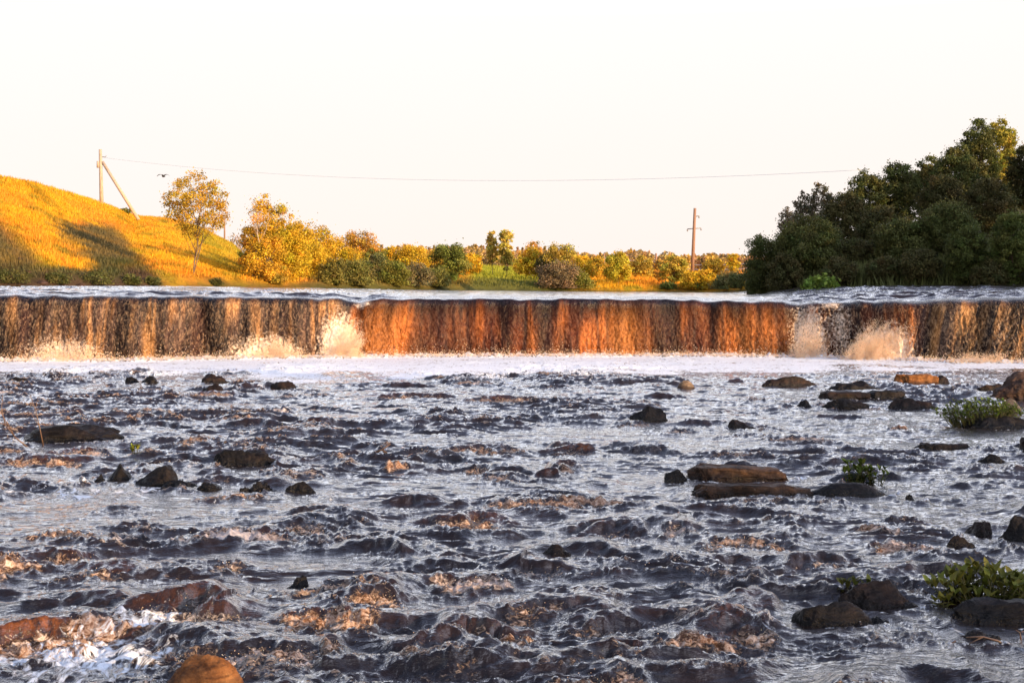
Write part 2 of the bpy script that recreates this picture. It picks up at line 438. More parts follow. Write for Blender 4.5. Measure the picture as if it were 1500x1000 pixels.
# ------------------------------------------------------------------ trees
def make_tree(name, label, cat, px, D, py_top, w_px, leafn, leaf, rgb, lo=.15, shape='round', py_base=None, bark=None,
              group=None, trunk_r=.012, spread=.16, var=.35, lean=0., blobs=None, fork=False, seed=None, hgt=None, W0=None, XYZ=None):
    r = np.random.default_rng(seed if seed is not None else int(px * 7 + D * 13))
    u = U(px); X0 = u * D
    z0 = float(terr(np.array([u]), np.array([float(D)]))[0]) - .05
    if py_base is not None: z0 = CH - (py_base - HZ) * D / F
    H = hgt if hgt else CH - (py_top - HZ) * D / F - z0
    W = w_px * D / F / 2
    if W0: W = W0
    root = empty(name, XYZ or (X0, D, z0), label, cat, group)
    # limbs
    parts = []
    hb = H * lo; cz = (H + hb) / 2; ch = (H - hb) / 2
    nt_ = 9; zz = np.linspace(0, H * .86, nt_)
    wob = np.cumsum(r.normal(0, .012 * H, (nt_, 2)), 0); wob[0] = 0
    tp = np.stack([wob[:, 0] + lean * zz, wob[:, 1], zz], 1)
    parts.append(tube(tp, np.linspace(H * trunk_r, H * trunk_r * .15, nt_), 6))
    if fork:
        f0 = tp[1]; fz = np.linspace(0, 1, 7)
        fp = f0 + np.stack([.10 * H * np.sin(fz * 1.6) , fz * .04 * H, fz * H * .6], 1)
        parts.append(tube(fp, np.linspace(H * trunk_r * .8, H * trunk_r * .15, 7), 6))
    K = blobs or int(70 + 12 * H / 4)
    B = []
    while len(B) < K:
        p = r.uniform(-1, 1, 3)
        rr = np.hypot(p[0], p[1])
        if shape == 'round': ok = rr ** 2 + p[2] ** 2 < 1
        elif shape == 'column': ok = rr < .95 * (1 - abs(p[2]) ** 3) 
        elif shape == 'cone': ok = rr < (1 - p[2]) / 2 * 1.0 + .05
        else: ok = rr ** 2 + (max(p[2], 0)) ** 2 < 1 and rr < 1     # dome
        if ok and (rr ** 2 + p[2] ** 2 > .12): B.append(p)
    B = np.array(B)
    C = np.stack([B[:, 0] * W * (1 - spread), B[:, 1] * W * (1 - spread), cz + B[:, 2] * ch * (1 - spread * .35)], 1)
    C[:, 0] += lean * C[:, 2]
    rad = W * spread * r.uniform(.5, 1.5, K)
    for i in range(min(K, 26)):
        tip = C[i]; s = min(tip[2] * r.uniform(.35, .8), H * .85); s = max(s, H * .05)
        k = np.array([np.interp(s, zz, tp[:, j]) for j in range(3)])
        mid = (k + tip) / 2 + r.normal(0, .03 * H, 3)
        parts.append(tube([k, mid, tip], [H * trunk_r * .38, H * trunk_r * .22, H * trunk_r * .08], 4))
    V, Fc = join(parts)
    mesh_obj('trunk', V, Fc, bark or M_bark, root)
    # leaves in clumps
    n = leafn; bi = r.choice(K, n, p=rad ** 1.6 / (rad ** 1.6).sum())
    d = r.normal(size=(n, 3)); d /= np.linalg.norm(d, axis=1)[:, None]
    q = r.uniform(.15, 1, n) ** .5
    q = np.where(r.random(n) < .22, q * r.uniform(1, 2.3, n), q)
    P = C[bi] + d * (rad[bi] * q)[:, None] * np.array([1, 1, .8])
    P[:, 2] = np.maximum(P[:, 2], .05)
    a = r.normal(size=(n, 3)); a /= np.linalg.norm(a, axis=1)[:, None]
    nr = d + r.normal(0, .6, (n, 3)); b = np.cross(a, nr); b /= np.linalg.norm(b, axis=1)[:, None] + 1e-9
    s = (leaf * r.uniform(.55, 1.4, n))[:, None]
    V = np.stack([P - a * s, P + b * s * .6, P + a * s, P - b * s * .6], 1).reshape(-1, 3)
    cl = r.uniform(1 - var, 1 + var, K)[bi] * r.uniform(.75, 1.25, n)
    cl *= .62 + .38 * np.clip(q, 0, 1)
    hue = r.normal(0, .08, K)[bi]
    rgbs = np.array(rgb)[None, :] * cl[:, None]; rgbs[:, 0] *= 1 + hue; rgbs[:, 1] *= 1 - hue * .3
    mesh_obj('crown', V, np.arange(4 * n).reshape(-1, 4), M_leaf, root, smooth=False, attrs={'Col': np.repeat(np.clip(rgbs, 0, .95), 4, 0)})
    return root


GOLD = (.66, .42, .028); YEL = (.74, .48, .035); OLV = (.26, .25, .045); ORA = (.62, .34, .06); DG = (.115, .122, .034); DK = (.100, .090, .030); GRN = (.14, .17, .035)
BUR = (.28, .19, .10)
# left hill
make_tree('birch_tree', 'slender twin-stemmed birch with an airy round crown on the golden hillside', 'tree', 289, 78, 252, 108, 10000, .052, (.62, .38, .035), .38, 'round', 417, M_bark, trunk_r=.008, spread=.12, fork=True, blobs=190)
make_tree('birch_tree', 'tall birch with a wispy bare top and pale lit trunk right of the hillside', 'tree', 388, 86, 279, 92, 12000, .058, (.72, .42, .035), .06, 'cone', 416, M_birch, trunk_r=.009, spread=.17, lean=-.02)
make_tree('wispy_tree', 'thin bare-twigged tree with sparse tiny leaves in front of the tall birch', 'tree', 380, 87, 278, 46, 700, .045, ORA, .45, 'round', 414, M_birch, trunk_r=.006, spread=.3)
make_tree('bush', 'small dark shrub on the hill ridge by the wooden pole strut', 'bush', 184, 138, 305, 22, 500, .08, OLV, .1, 'round')
make_tree('bush', 'low leafless-looking shrub where the left hill meets the trees', 'bush', 348, 150, 340, 46, 700, .09, (.42, .26, .12), .05, 'round', py_base=375)
# golden bank trees, left to centre: px, D, top, width, n, rgb, label
bank = [
    (410, 89, 302, 72, 5200, GOLD, 'full golden tree close behind the tall birch', 'round', .02),
    (372, 88, 330, 44, 2600, (.56, .34, .04), 'golden brown tree crowding the left side of the tall birch', 'round', .02),
    (432, 88, 330, 60, 3600, YEL, 'yellow leafy tree filling the gap right of the full golden tree', 'round', .0),
    (425, 100, 325, 84, 4200, GOLD, 'golden bushy tree just right of the wispy birch', 'round', .02),
    (447, 96, 352, 62, 2600, YEL, 'bright yellow rounded bush leaning over the upper river', 'round', 0),
    (466, 104, 338, 56, 2800, GOLD, 'golden tree rising behind the bright yellow bush', 'round', .05),
    (497, 110, 352, 60, 2800, GOLD, 'golden tree sloping down beside the dark waterside bush', 'round', .05),
    (526, 122, 343, 56, 3000, ORA, 'orange-tinted round tree with a broad crown', 'round', .1),
    (550, 118, 368, 40, 1800, OLV, 'olive tree right of the orange-tinted round tree', 'round', .05),
    (486, 100, 380, 36, 1600, (.24, .21, .05), 'dark green low bush at the waterline under golden trees', 'dome', 0),
    (520, 104, 384, 52, 2200, (.22, .20, .05), 'dark green spreading bush at the waterline left of centre', 'dome', 0),
    (552, 108, 376, 34, 1700, (.20, .19, .07), 'tall dark shrub standing in the water edge shade', 'round', 0),
    (578, 112, 386, 40, 1700, OLV, 'dull olive shrub between the two dark waterside shrubs', 'dome', 0),
    (604, 114, 362, 48, 2400, YEL, 'pale yellow tree behind the waterside shrubs', 'round', .1),
    (606, 112, 388, 46, 1800, (.24, .19, .09), 'brownish dark shrub below the pale yellow tree', 'dome', 0),
    (574, 118, 366, 40, 2000, GOLD, 'golden tree just left of the pale yellow tree', 'round', .05),
    (630, 122, 372, 40, 2000, (.66, .42, .05), 'orange gold tree between the pale yellow tree and the large dark round one', 'round', .05),
    (690, 150, 374, 34, 1500, YEL, 'soft yellow tree behind the right side of the large dark round one', 'round', .05),
    (762, 158, 374, 24, 1000, (.60, .42, .06), 'small golden tree right of the two slim birches', 'round', .05),
    (872, 150, 376, 30, 1300, (.64, .42, .05), 'small golden tree left of the free-standing yellow-green tree', 'round', .05),
    (940, 156, 376, 34, 1400, (.60, .42, .07), 'golden brown tree right of the free-standing yellow-green tree', 'round', .05),
    (1046, 156, 378, 34, 1400, (.62, .42, .05), 'golden tree right of the tall power pole', 'round', .05),
    (636, 112, 396, 44, 1600, (.22, .21, .05), 'low dark bush left of the large dark round tree', 'dome', 0),
    (659, 113, 360, 56, 3600, (.22, .23, .045), 'large dark green round tree left of the green slope', 'round', .03),
    (721, 150, 335, 19, 3000, (.62, .46, .10), 'left and thinner of the two slim birches above the green slope', 'column', .14),
    (741, 146, 335, 23, 3600, (.58, .46, .09), 'right and fuller of the two slim birches above the green slope', 'column', .14),
    (781, 150, 350, 26, 420, ORA, 'open see-through tree poking above the centre thicket', 'round', .35),
    (778, 140, 364, 40, 2300, YEL, 'bright yellow tree at the left end of the centre thicket', 'round', .1),
    (800, 138, 372, 34, 1900, (.16, .15, .05), 'dark olive tree inside the centre thicket', 'round', .1),
    (822, 136, 358, 52, 3200, (.50, .38, .06), 'broad golden brown tree topping the centre thicket', 'round', .05),
    (850, 134, 374, 40, 2300, YEL, 'yellow tree at the right end of the centre thicket', 'round', .02),
    (818, 126, 388, 58, 2800, BUR, 'brown bare-twigged round bush at the waterline in the centre', 'dome', 0),
    (848, 127, 402, 40, 1200, OLV, 'low olive bush right of the brown round bush', 'dome', 0),
    (906, 128, 370, 42, 3000, (.60, .50, .05), 'free-standing yellow-green tree with a short dark trunk', 'column', .08),
    (892, 150, 384, 18, 700, ORA, 'small orange bush behind the free-standing yellow-green tree', 'round', 0),
    (986, 130, 374, 40, 2400, (.54, .40, .06), 'golden tree between the short pole and the tall pole', 'round', .05),
    (968, 140, 382, 26, 1000, ORA, 'small ruddy tree tucked left of the golden tree near the poles', 'round', .05),
    (1012, 131, 402, 30, 900, GOLD, 'low golden bush at the foot of the tall power pole', 'dome', 0),
    (1036, 132, 398, 34, 1000, GOLD, 'golden bush on the slope right of the tall power pole', 'dome', 0),
    (1026, 127, 413, 20, 600, GRN, 'small green bush at the waterline near the tall pole', 'dome', 0),
    (1074, 160, 367, 19, 900, YEL, 'slim yellow tree beside the dark wood edge', 'column', .1),
    (1066, 118, 402, 44, 1800, (.22, .20, .07), 'dull olive thicket bush against the dark wood', 'dome', 0),
    (1086, 106, 404, 34, 1500, DG, 'low green bush at the left foot of the dark wood', 'dome', 0),
    (978, 126, 417, 22, 400, GRN, 'tiny green waterline bush below the golden tree near the poles', 'dome', 0),
    (362, 110, 370, 30, 1500, (.36, .30, .04), 'small olive gold bush at the foot of the tall birch', 'round', 0),
    (400, 92, 388, 40, 1800, (.56, .36, .05), 'low orange bush at the waterline by the tall birch', 'dome', 0),
]
for b_ in bank:
    low = 'bush' in b_[6] or 'shrub' in b_[6]
    b_ = list(b_)
    sh_ = float(np.interp(b_[0], TT[:, 0], TT[:, 1]))
    if low and b_[7] == 'dome': b_[1] = sh_ + 1.2; b_[2] -= 3; b_[3] *= 1.3; b_[4] *= 1.4
    else: b_[1] = sh_ + (b_[1] - sh_) * .55 + 1.5; b_[3] *= 1.2; b_[2] -= 6 if b_[1] < 118 else 2
    make_tree('bush' if low else 'bank_tree', b_[6], 'bush' if low else 'tree', b_[0], b_[1], b_[2], b_[3], int(b_[4] * 3.0), .00062 * b_[1], b_[5], b_[8], b_[7],
              bark=M_birch if b_[0] in (722, 740, 781) else None, trunk_r=.007, spread=.24 if low else .2)
# right dark wood: px, D, top, width, n, rgb, label
wood = [
    (1125, 70, 334, 88, 6500, DG, 'dark rounded tree at the left end of the right-hand wood', 'round', .02),
    (1185, 68, 318, 110, 7500, DG, 'broad dark dome-shaped tree second from the left of the wood', 'round', .02),
    (1155, 84, 300, 44, 900, (.16, .13, .08), 'half-bare tree with wispy twigs rising behind the wood edge', 'column', .3),
    (1178, 86, 276, 40, 900, (.16, .13, .08), 'taller half-bare tree beside the wispy one behind the wood edge', 'column', .3),
    (1202, 86, 262, 48, 1300, (.17, .14, .08), 'tallest half-bare tree of the wispy group above the wood', 'column', .25),
    (1238, 78, 280, 76, 5500, DK, 'dark tree just right of the half-bare trees', 'round', .1),
    (1272, 82, 243, 72, 5500, DG, 'tall dark tree with ragged top where the wire ends', 'column', .15),
    (1262, 68, 352, 80, 4800, DK, 'shadowy lower tree in the left middle of the wood', 'round', .02),
    (1318, 82, 234, 82, 6200, DG, 'tall rounded dark tree in the middle of the wood', 'column', .12),
    (1322, 66, 320, 96, 6500, DG, 'wide mid-height tree in front of the tall wood', 'round', .02),
    (1362, 84, 224, 64, 5000, (.12, .12, .03), 'tall tree with a faintly lit tip in the right half of the wood', 'column', .15),
    (1400, 80, 205, 76, 6000, DG, 'high dark tree left of the tallest trees', 'column', .12),
    (1432, 84, 170, 74, 6500, DG, 'tallest dark tree of the wood near the right edge', 'column', .12),
    (1466, 88, 166, 54, 4200, (.40, .33, .05), 'tall tree with yellow sunlit crown near the right edge', 'column', .15),  # warm sunlight on this crown painted into its leaf colour
    (1500, 80, 210, 66, 5500, DK, 'tall dark tree at the right edge of the photo', 'column', .12),
    (1548, 78, 190, 90, 4500, DK, 'tall dark tree half beyond the right edge', 'column', .12),
    (1388, 66, 296, 100, 6500, DG, 'wide leafy tree in the front row of the wood', 'round', .02),
    (1380, 74, 252, 80, 5200, DK, 'dark tree filling the gap behind the front row', 'round', .05),
    (1450, 74, 262, 90, 6000, DK, 'dark leafy tree below the tallest tree', 'round', .05),
    (1292, 72, 300, 80, 5000, DK, 'dark tree wedged between the front row and the ragged tree', 'round', .05),
    (1212, 72, 330, 60, 3500, DK, 'dark tree behind the dome-shaped tree', 'round', .05),
    (1350, 62, 366, 70, 4500, DK, 'low shadowy tree close to the right bank', 'round', .0),
    (1296, 63, 376, 60, 3800, DK, 'low dark bush on the right bank left of centre', 'round', .0),
    (1418, 61, 330, 72, 5500, (.105, .12, .03), 'rounded olive green tree low on the right bank', 'round', .04),
    (1484, 60, 306, 74, 6000, (.13, .15, .035), 'lighter green tree at the right edge in front of the wood', 'round', .04),
    (1450, 60, 380, 60, 3000, DK, 'dark bush under the rounded olive tree', 'round', 0),
    (1530, 60, 350, 70, 2500, DG, 'green bush at the far right beyond the lighter tree', 'round', 0),
    (1230, 64, 378, 60, 3500, DK, 'dark low bush at the foot of the dome-shaped tree', 'round', 0),
    (1150, 67, 370, 60, 3500, DK, 'dark low bush at the foot of the leftmost wood tree', 'round', 0),
    (1110, 72, 372, 40, 2500, DG, 'dark low bush at the very left corner of the wood', 'round', 0),
]
for b_ in wood:
    low = 'bush' in b_[6]
    make_tree('bush' if low else 'woodland_tree', b_[6], 'bush' if low else 'tree', b_[0], b_[1], b_[2], b_[3], int(b_[4] * 4.4), .00068 * b_[1], b_[5], b_[8], b_[7], trunk_r=.007, blobs=190,
              spread=.17, var=.28, bark=M_bark)
for (px, w_, top, lab) in ((16, 60, 398, 'dark green scrub at the far left edge of the waterline above the falls'), (84, 44, 402, 'low scrub second from the left along the waterline'), (140, 56, 400, 'dark scrub below the large brown shade patch painted on the hill'),
                      (192, 40, 404, 'small scrub just left of the golden foot of the hill'), (222, 30, 407, 'tiny scrub at the golden foot of the hill'), (316, 26, 408, 'tiny dark scrub on the waterline right of the round birch')):
    make_tree('bush', lab, 'bush', px, float(np.interp(px, TT[:, 0], TT[:, 1])) + .4, top, w_, 1500, .045, (.13, .13, .035), 0, 'dome', spread=.22, trunk_r=.006, hgt=(420 - top) * float(np.interp(px, TT[:, 0], TT[:, 1])) / F)
make_tree('shoreline_grass_clump', 'bright green reedy clump at the foot of the dome-shaped tree', 'grass clump', 1202, 62.5, 403, 68, 1500, .09, (.20, .26, .04), 0, 'dome', spread=.2, trunk_r=.004)
# wood continues on the bank to the right of the frame
for i, (x, y, h, w) in enumerate([(37, 46, 15, 4), (43, 41, 16, 4.5), (45, 49, 16, 4.5), (52, 44, 17, 5), (33, 52, 13, 3.6), (40, 54, 14, 4), (50, 52, 17, 5), (36, 60, 14, 4), (44, 62, 16, 4.5)]):
    make_tree('woodland_tree', 'dark tree further along the right bank beyond the photo edge', 'tree', x / y * F + 750, y, 0, w * 2 * F / y, 3800, .2, DK, .05, 'round', py_base=HZ + (CH - 1.2) * F / y, hgt=h - 1, trunk_r=.008, group='trees beyond the right edge', seed=900 + i)


rb = np.random.default_rng(314)
for i in range(17):
    t = i / 16; x = 10.5 + 12.5 * t + rb.uniform(-.8, .8); y = -6 + 24 * t + rb.uniform(-1, 1)
    make_tree('woodland_tree', 'airy tree on the near right bank beyond the photo edge', 'tree', x / max(y, .01) * F + 750 if False else 750, 1., 0, 1, 1500, .085, DK, .02, 'round', py_base=422, hgt=3.8 + 4.4 * t, trunk_r=.01, group='trees on the near right bank', seed=700 + i, W0=1.5 + .5 * t, XYZ=(x, y, .2))


# far wood, a mass on the plateau
def far_wood():
    Vs = []; Cs = []
    r = np.random.default_rng(77)
    n = 620
    px = r.uniform(520, 1130, n); D = r.uniform(380, 520, n)
    top = np.interp(px, [520, 600, 700, 850, 950, 1050, 1130], [366, 362, 366, 372, 374, 376, 378]) + r.normal(0, 2.2, n) + 6 * pn(px / 22., px * 0, 6)
    for i in range(n):
        u = U(px[i]); X = u * D[i]; z0 = CH - (400 - HZ) * D[i] / F
        H = CH - (top[i] - HZ) * D[i] / F - z0; k = 90
        con = r.random() < .6
        t = r.uniform(0, 1, k) ** .8
        W = H * (.24 if con else .5)
        rr = W * ((1 - t) if con else np.sqrt(np.clip(1 - (2 * t - 1) ** 2, 0, 1))) * r.uniform(.2, 1, k)
        a = r.uniform(0, 2 * PI, k)
        P = np.stack([X + rr * np.cos(a), D[i] + rr * np.sin(a), z0 + t * H], 1)
        d1 = r.normal(size=(k, 3)); d1 /= np.linalg.norm(d1, axis=1)[:, None]; d2 = r.normal(size=(k, 3)); d2 = np.cross(d1, d2); d2 /= np.linalg.norm(d2, axis=1)[:, None]
        s = .55
        Vs.append(np.stack([P - d1 * s, P + d2 * s * .7, P + d1 * s, P - d2 * s * .7], 1).reshape(-1, 3))
        c = np.array([(.60, .34, .17), (.52, .36, .14), (.66, .42, .10), (.36, .25, .13)][r.integers(4)])  # ruddy distance haze painted into the leaf colours
        Cs.append(np.repeat(c[None] * r.uniform(.6, 1.3, k)[:, None], 4, 0))
    V = np.concatenate(Vs)
    tagp(mesh_obj('distant_wood', V, np.arange(len(V)).reshape(-1, 4), M_leaf, smooth=False, attrs={'Col': np.concatenate(Cs)}),
         'far-off ruddy pine and birch wood along the skyline', 'wood', kind='stuff')


far_wood()

# ------------------------------------------------------------------ poles, wires, bird
M_wood2 = plain('reddish_pole_wood', (.20, .11, .07), (.34, .20, .13), 7, .85, (3, 3, .4))


def tpole(name, label, px, D, py0, py1, r, px1=None):
    a = at(px, py0, D); b = at(px1 or px, py1, D)
    root = empty(name, tuple(a), label, 'pole')
    V, Fc = tube([(0, 0, 0), tuple((b - a) * .5), tuple(b - a)], [r * 1.15, r, r * .85], 8)
    mesh_obj('post', V, Fc, M_wood if px < 200 else M_wood2, root)
    return root, a, b


D1 = 130.
rt, a, b = tpole('wooden_power_pole', 'wooden power pole braced by a diagonal strut on the hill ridge', 149, D1, 306, 219, .17, 147)
s0 = at(203, 322, D1) - a; s1 = at(150, 237, D1) - a
V, Fc = tube([s0, (s0 + s1) / 2, s1], [.16, .15, .14], 8); mesh_obj('diagonal_strut', V, Fc, M_wood, rt)
c0 = at(147.5, 238, D1) - a; V, Fc = tube([c0 + (-.22, -.1, -.5), c0 + (-.22, -.1, .1)], .12, 6); mesh_obj('side_stub', V, Fc, M_wood, rt)
c0 = at(147, 230, D1) - a; V, Fc = tube([c0, c0 + (.5, 0, .0), c0 + (.55, 0, .15)], .035, 6); mesh_obj('insulator_bracket', V, Fc, M_metal, rt)
D2 = 168.
rt2, a2, b2 = tpole('tall_power_pole', 'tall slightly leaning power pole with two metal crossarms beyond the river', 1014, D2, 402, 305, .19, 1018)
for (pa, pb, py, nm) in ((1007, 1027, 335, 'crossarm'), (1017, 1024, 317, 'upper_bracket')):
    p0 = at(pa, py + .5, D2) - a2; p1 = at(pb, py - 1, D2) - a2
    V, Fc = tube([p0, p1], .06, 6); ar = mesh_obj(nm, V, Fc, M_metal, rt2)
    for q in ([p0, p1] if nm == 'crossarm' else [p1]):
        V, Fc = tube([q, q + (0, 0, -.12), q + (0, 0, -.28)], [.04, .09, .07], 6); mesh_obj('insulator', V, Fc, M_metal, ar)
rt3, a3, b3 = tpole('short_power_pole', 'short thin power pole left of the tall leaning pole', 961, 200., 402, 371, .16)
rt4, a4, b4 = tpole('short_power_pole', 'small distant pole against the far wood left of the free-standing tree', 885, 230., 400, 371, .15)
rt5, a5, b5 = tpole('wooden_stub_pole', 'thin dark stub pole at the right end of the hill ridge', 329, 152., 362, 324, .09)


def wire(name, label, p, q, sag, r=.022, n=60):
    p = np.array(p); q = np.array(q); t = np.linspace(0, 1, n)[:, None]
    P = p + (q - p) * t; P[:, 2] -= (sag * 4 * t * (1 - t))[:, 0]
    V, Fc = tube(P - p, r, 5); o = mesh_obj(name, V, Fc, M_wire); o.location = tuple(p)
    tagp(o, label, 'cable')


pw, qw = at(152, 231, D1), at(1262, 249, 82.)
wire('overhead_cable', 'long sagging cable crossing the sky from the braced pole to the right wood', pw, qw, 1.25, .010)
for k, (py, lab) in enumerate(((383, 'upper thin cable between the two short poles before the far wood'), (390, 'lower thin cable between the two short poles before the far wood'))):
    wire('distant_cable', lab, at(885, py - 6, 230.), at(961, py, 200.), .15, .04)
    wire('distant_cable', ['upper', 'lower'][k] + ' thin cable running right from the tall pole before the far wood', at(961, py, 200.), at(1095, py + 3, 168.), .3, .035)

bb = at(239, 258, 90.)
bird = empty('bird', tuple(bb), 'small dark bird in flight with wings raised above the hillside', 'bird')
bird.scale = (1.5, 1.5, 1.5)
V, Fc = tube([(-.02, -.20, .02), (0, -.15, .03), (0, -.08, .015), (0, .0, 0), (0, .10, 0), (0, .18, .0), (0, .26, .01)], [.008, .03, .035, .055, .045, .02, .03], 10)
mesh_obj('body', V, Fc, M_bird, bird)
for s in (-1, 1):
    P = []
    for i, t in enumerate(np.linspace(0, 1, 7)):
        x = s * t * .27; z = .10 * math.sin(t * 2.2) - .10 * t * t; ch_ = .16 * (1 - t ** 2 * .75)
        P += [(x, -.06 + .05 * t, z + .012), (x, -.06 + .05 * t + ch_ * .5, z + .016), (x, -.06 + .05 * t + ch_, z)]
    mesh_obj('wing', np.array(P), grid_faces(7, 3), M_bird, bird)

# ------------------------------------------------------------------ rocks
def ico(sub):
    import bmesh
    bm = bmesh.new(); bmesh.ops.create_icosphere(bm, subdivisions=sub, radius=1)
    V = np.array([v.co[:] for v in bm.verts]); Fc = np.array([[v.index for v in f.verts] for f in bm.faces]); bm.free()
    return V, Fc


ICO5, ICO4 = ico(6), ico(5)
ICO1 = (np.array([(1, 0, 0), (-1, 0, 0), (0, 1, 0), (0, -1, 0), (0, 0, 1), (0, 0, -1)], float), np.array([(0, 2, 4), (2, 1, 4), (1, 3, 4), (3, 0, 4), (2, 0, 5), (1, 2, 5), (3, 1, 5), (0, 3, 5)]))
ROCKS = []       # (X, Y, half width, half depth) for damping the waves
def wl(py): return F * CH / (py - HZ)


def rock(label, x0, x1, yt, yb, m, dep=.6, style='lump', peak=None, tilt=0., seed=None, name='rock', base=0., cat='rock', rough=1.):
    Yf = wl(yb) if base == 0 else F * (CH - base) / (yb - HZ)
    w = (x1 - x0) * Yf / F / 2; d = max(w * dep, .12)
    Yc = Yf + d * .8; X = ((x0 + x1) / 2 - 750) * Yc / F; w = w * Yc / Yf
    ht = CH - (yt - HZ) * Yc / F
    if x0 < 500 and m is R_dark and style != 'slab': ht *= .72; w *= 1.12
    ht = max(ht, .05)
    sd = seed or int(x0 + yb)
    r = np.random.default_rng(sd)
    V, Fc = (ICO5 if w * F / Yc > 28 else ICO4); V = V.copy()
    e = {'lump': .8, 'slab': .38, 'round': 1.0, 'sharp': .7}[style]
    S = np.sign(V) * np.abs(V) ** np.array([e, e, e])
    if style != 'round': S /= np.abs(S).max(0)
    # facets: cut by random planes
    if style in ('lump', 'sharp', 'slab'):
        for k in range(9 if style != 'slab' else 6):
            nrm = r.normal(size=3); nrm[2] = abs(nrm[2]) * (1 if style != 'slab' else .35); nrm /= np.linalg.norm(nrm)
            lim_ = r.uniform(.62, .9) if style != 'slab' else r.uniform(.85, 1.1)
            dd = S @ nrm - lim_; S = S - np.clip(dd, 0, None)[:, None] * nrm * .92
        S /= np.abs(S).max(0)
    amp = {'round': .06, 'slab': .13, 'lump': .20, 'sharp': .16}[style] * rough
    q = S * np.array([w, d, ht]) / max(min(w, d), .05)
    nv = pn3(q * 1.1, sd % 50) * amp + pn3(q * 2.7, sd % 40) * amp * .5 + (1 - np.abs(pn3(q * 5.5, sd % 30)) * 2) * amp * .22 + pn3(q * 12, sd % 20) * amp * .15
    S = S * (1 + nv[:, None])
    if style == 'slab':
        S[:, :2] *= (1 + .05 * np.sin(S[:, 2:3] * 9 + pn3(q * 1.5, 3)[:, None] * 5) * (np.abs(V[:, 2:3]) < .8))
    sink = .45
    hh = (ht + sink) / 2
    P = S * np.array([w, d, hh]); P[:, 2] += hh - sink
    if peak is not None:
        f = np.clip((P[:, 0] / w - (-1)) / 2, 0, 1); k = np.where(f < peak, f / max(peak, .01), (1 - f) / max(1 - peak, .01))
        P[:, 2] = np.where(P[:, 2] > 0, P[:, 2] * (.62 + .38 * k ** .8), P[:, 2])
    top = P[:, 2].max(); P[:, 2] = np.where(P[:, 2] > 0, P[:, 2] * ht / top, P[:, 2])
    P[:, 2] += tilt * P[:, 0]
    o = mesh_obj(name, P, Fc, m); o.location = (X, Yc, base)
    tagp(o, label, cat)
    if base == 0: ROCKS.append((X, Yc, w, d, ht))
    return o


rock('low dark rock at the left edge below the waterfall foam', -6, 40, 548, 562, R_dark, .5, peak=.6)
rock('small flat dark rock touching the left side of the rounded black rock below the falls', 184, 207, 548, 560, R_dark, .6)
rock('rounded black rock standing in the foam below the left part of the falls', 206, 237, 545, 562, R_dark, .7, 'sharp', peak=.4)
rock('low reddish brown rock right of the rounded black rock under the falls', 288, 336, 547, 561, R_brown, .5, peak=.8)
rock('wet brown rock wrapped in froth below the low reddish rock', 290, 342, 561, 578, R_brown, .6, 'lump')
rock('wet ochre rock under a thin sheet of water left of centre', 388, 442, 557, 570, R_brown, .5, 'lump')
rock('long flat black rock at the left behind the bare twig', 26, 176, 621, 647, R_dark, .45, 'slab', peak=.55, tilt=.02)
rock('dark blocky rock with a green tuft in the left rapids', 150, 200, 668, 704, R_dark, .8, 'sharp', peak=.75)
rock('small black rock at the left foot of the blocky rock', 132, 160, 690, 708, R_dark, .8)
rock('wet pointed rock right of the blocky tufted rock', 196, 262, 670, 712, R_dark, .9, 'sharp', peak=.7)
rock('long lumpy black rock in the left rapids', 297, 400, 648, 683, R_dark, .5, 'lump', peak=.3)
rock('wet black rock left in the row of half-drowned rocks', 218, 282, 698, 716, R_dark, .8, 'lump', peak=.7, rough=1.5)
rock('wet black rock third in the row of half-drowned rocks', 280, 348, 699, 718, R_dark, .8, 'lump', peak=.3, rough=1.6)
rock('wet black rock fourth and tallest in the row of half-drowned rocks', 342, 412, 698, 722, R_dark, .8, 'sharp', peak=.4, rough=1.6)
rock('smooth wet rock at the right end of the half-drowned row', 402, 478, 697, 721, R_dark, .8, 'lump', peak=.6, rough=1.2)
rock('bright orange sunlit boulder at the bottom edge', 240, 362, 958, 1022, R_orange, .8, 'round', seed=41, rough=1.6)
rock('dark pointed rock with a sloping back in the middle of the river', 926, 986, 593, 617, R_dark, .6, 'sharp', peak=.25)
rock('small pale tan stone below the centre right of the falls', 991, 1019, 557, 569, R_tan, .8, 'round')
rock('low dark brown rock below the white splash', 1108, 1206, 550, 566, R_brown, .4, peak=.45)
rock('long low dark rock left of the orange slab', 1198, 1314, 557, 571, R_dark, .35, peak=.6)
rock('orange sunlit flat slab below the right part of the falls', 1309, 1372, 547, 563, R_orange, .5, 'slab')
rock('dark reddish rock against the right end of the orange slab', 1366, 1394, 549, 563, R_brown, .8)
rock('flat wet rock with water trickling over it', 1197, 1274, 572, 585, R_brown, .5, 'slab')
rock('flat dark rock right of the trickling one', 1268, 1332, 571, 585, R_dark, .5, 'slab')
rock('small dark round rock left of the two low rocks', 1168, 1193, 585, 597, R_dark, .8)
rock('low pointed dark rock between the trickling rocks and the open water', 1200, 1278, 583, 599, R_dark, .5, peak=.4)
rock('long low brown rock right of the low pointed one', 1284, 1380, 582, 599, R_brown, .4, peak=.35)
rock('low reddish rock leading to the big boulder at the right edge', 1424, 1484, 561, 573, R_brown, .5)
rock('big grey-brown boulder sloping up at the right edge', 1450, 1560, 535, 588, R_grey, .6, 'lump', peak=.7, seed=12)
rock('round pale tan boulder in front of the big grey-brown one', 1462, 1497, 583, 606, R_tan, .9, 'round')
rock('low dark rock carrying the dense green clump at the right', 1388, 1515, 606, 627, R_dark, .45, peak=.6)
rock('small brown post-like rock at the right edge', 1494, 1515, 640, 663, R_brown, .9, 'slab')
rock('thin flat brown stone ledge half awash at the right', 1338, 1422, 648, 658, R_brown, .25, 'slab', tilt=-.03)
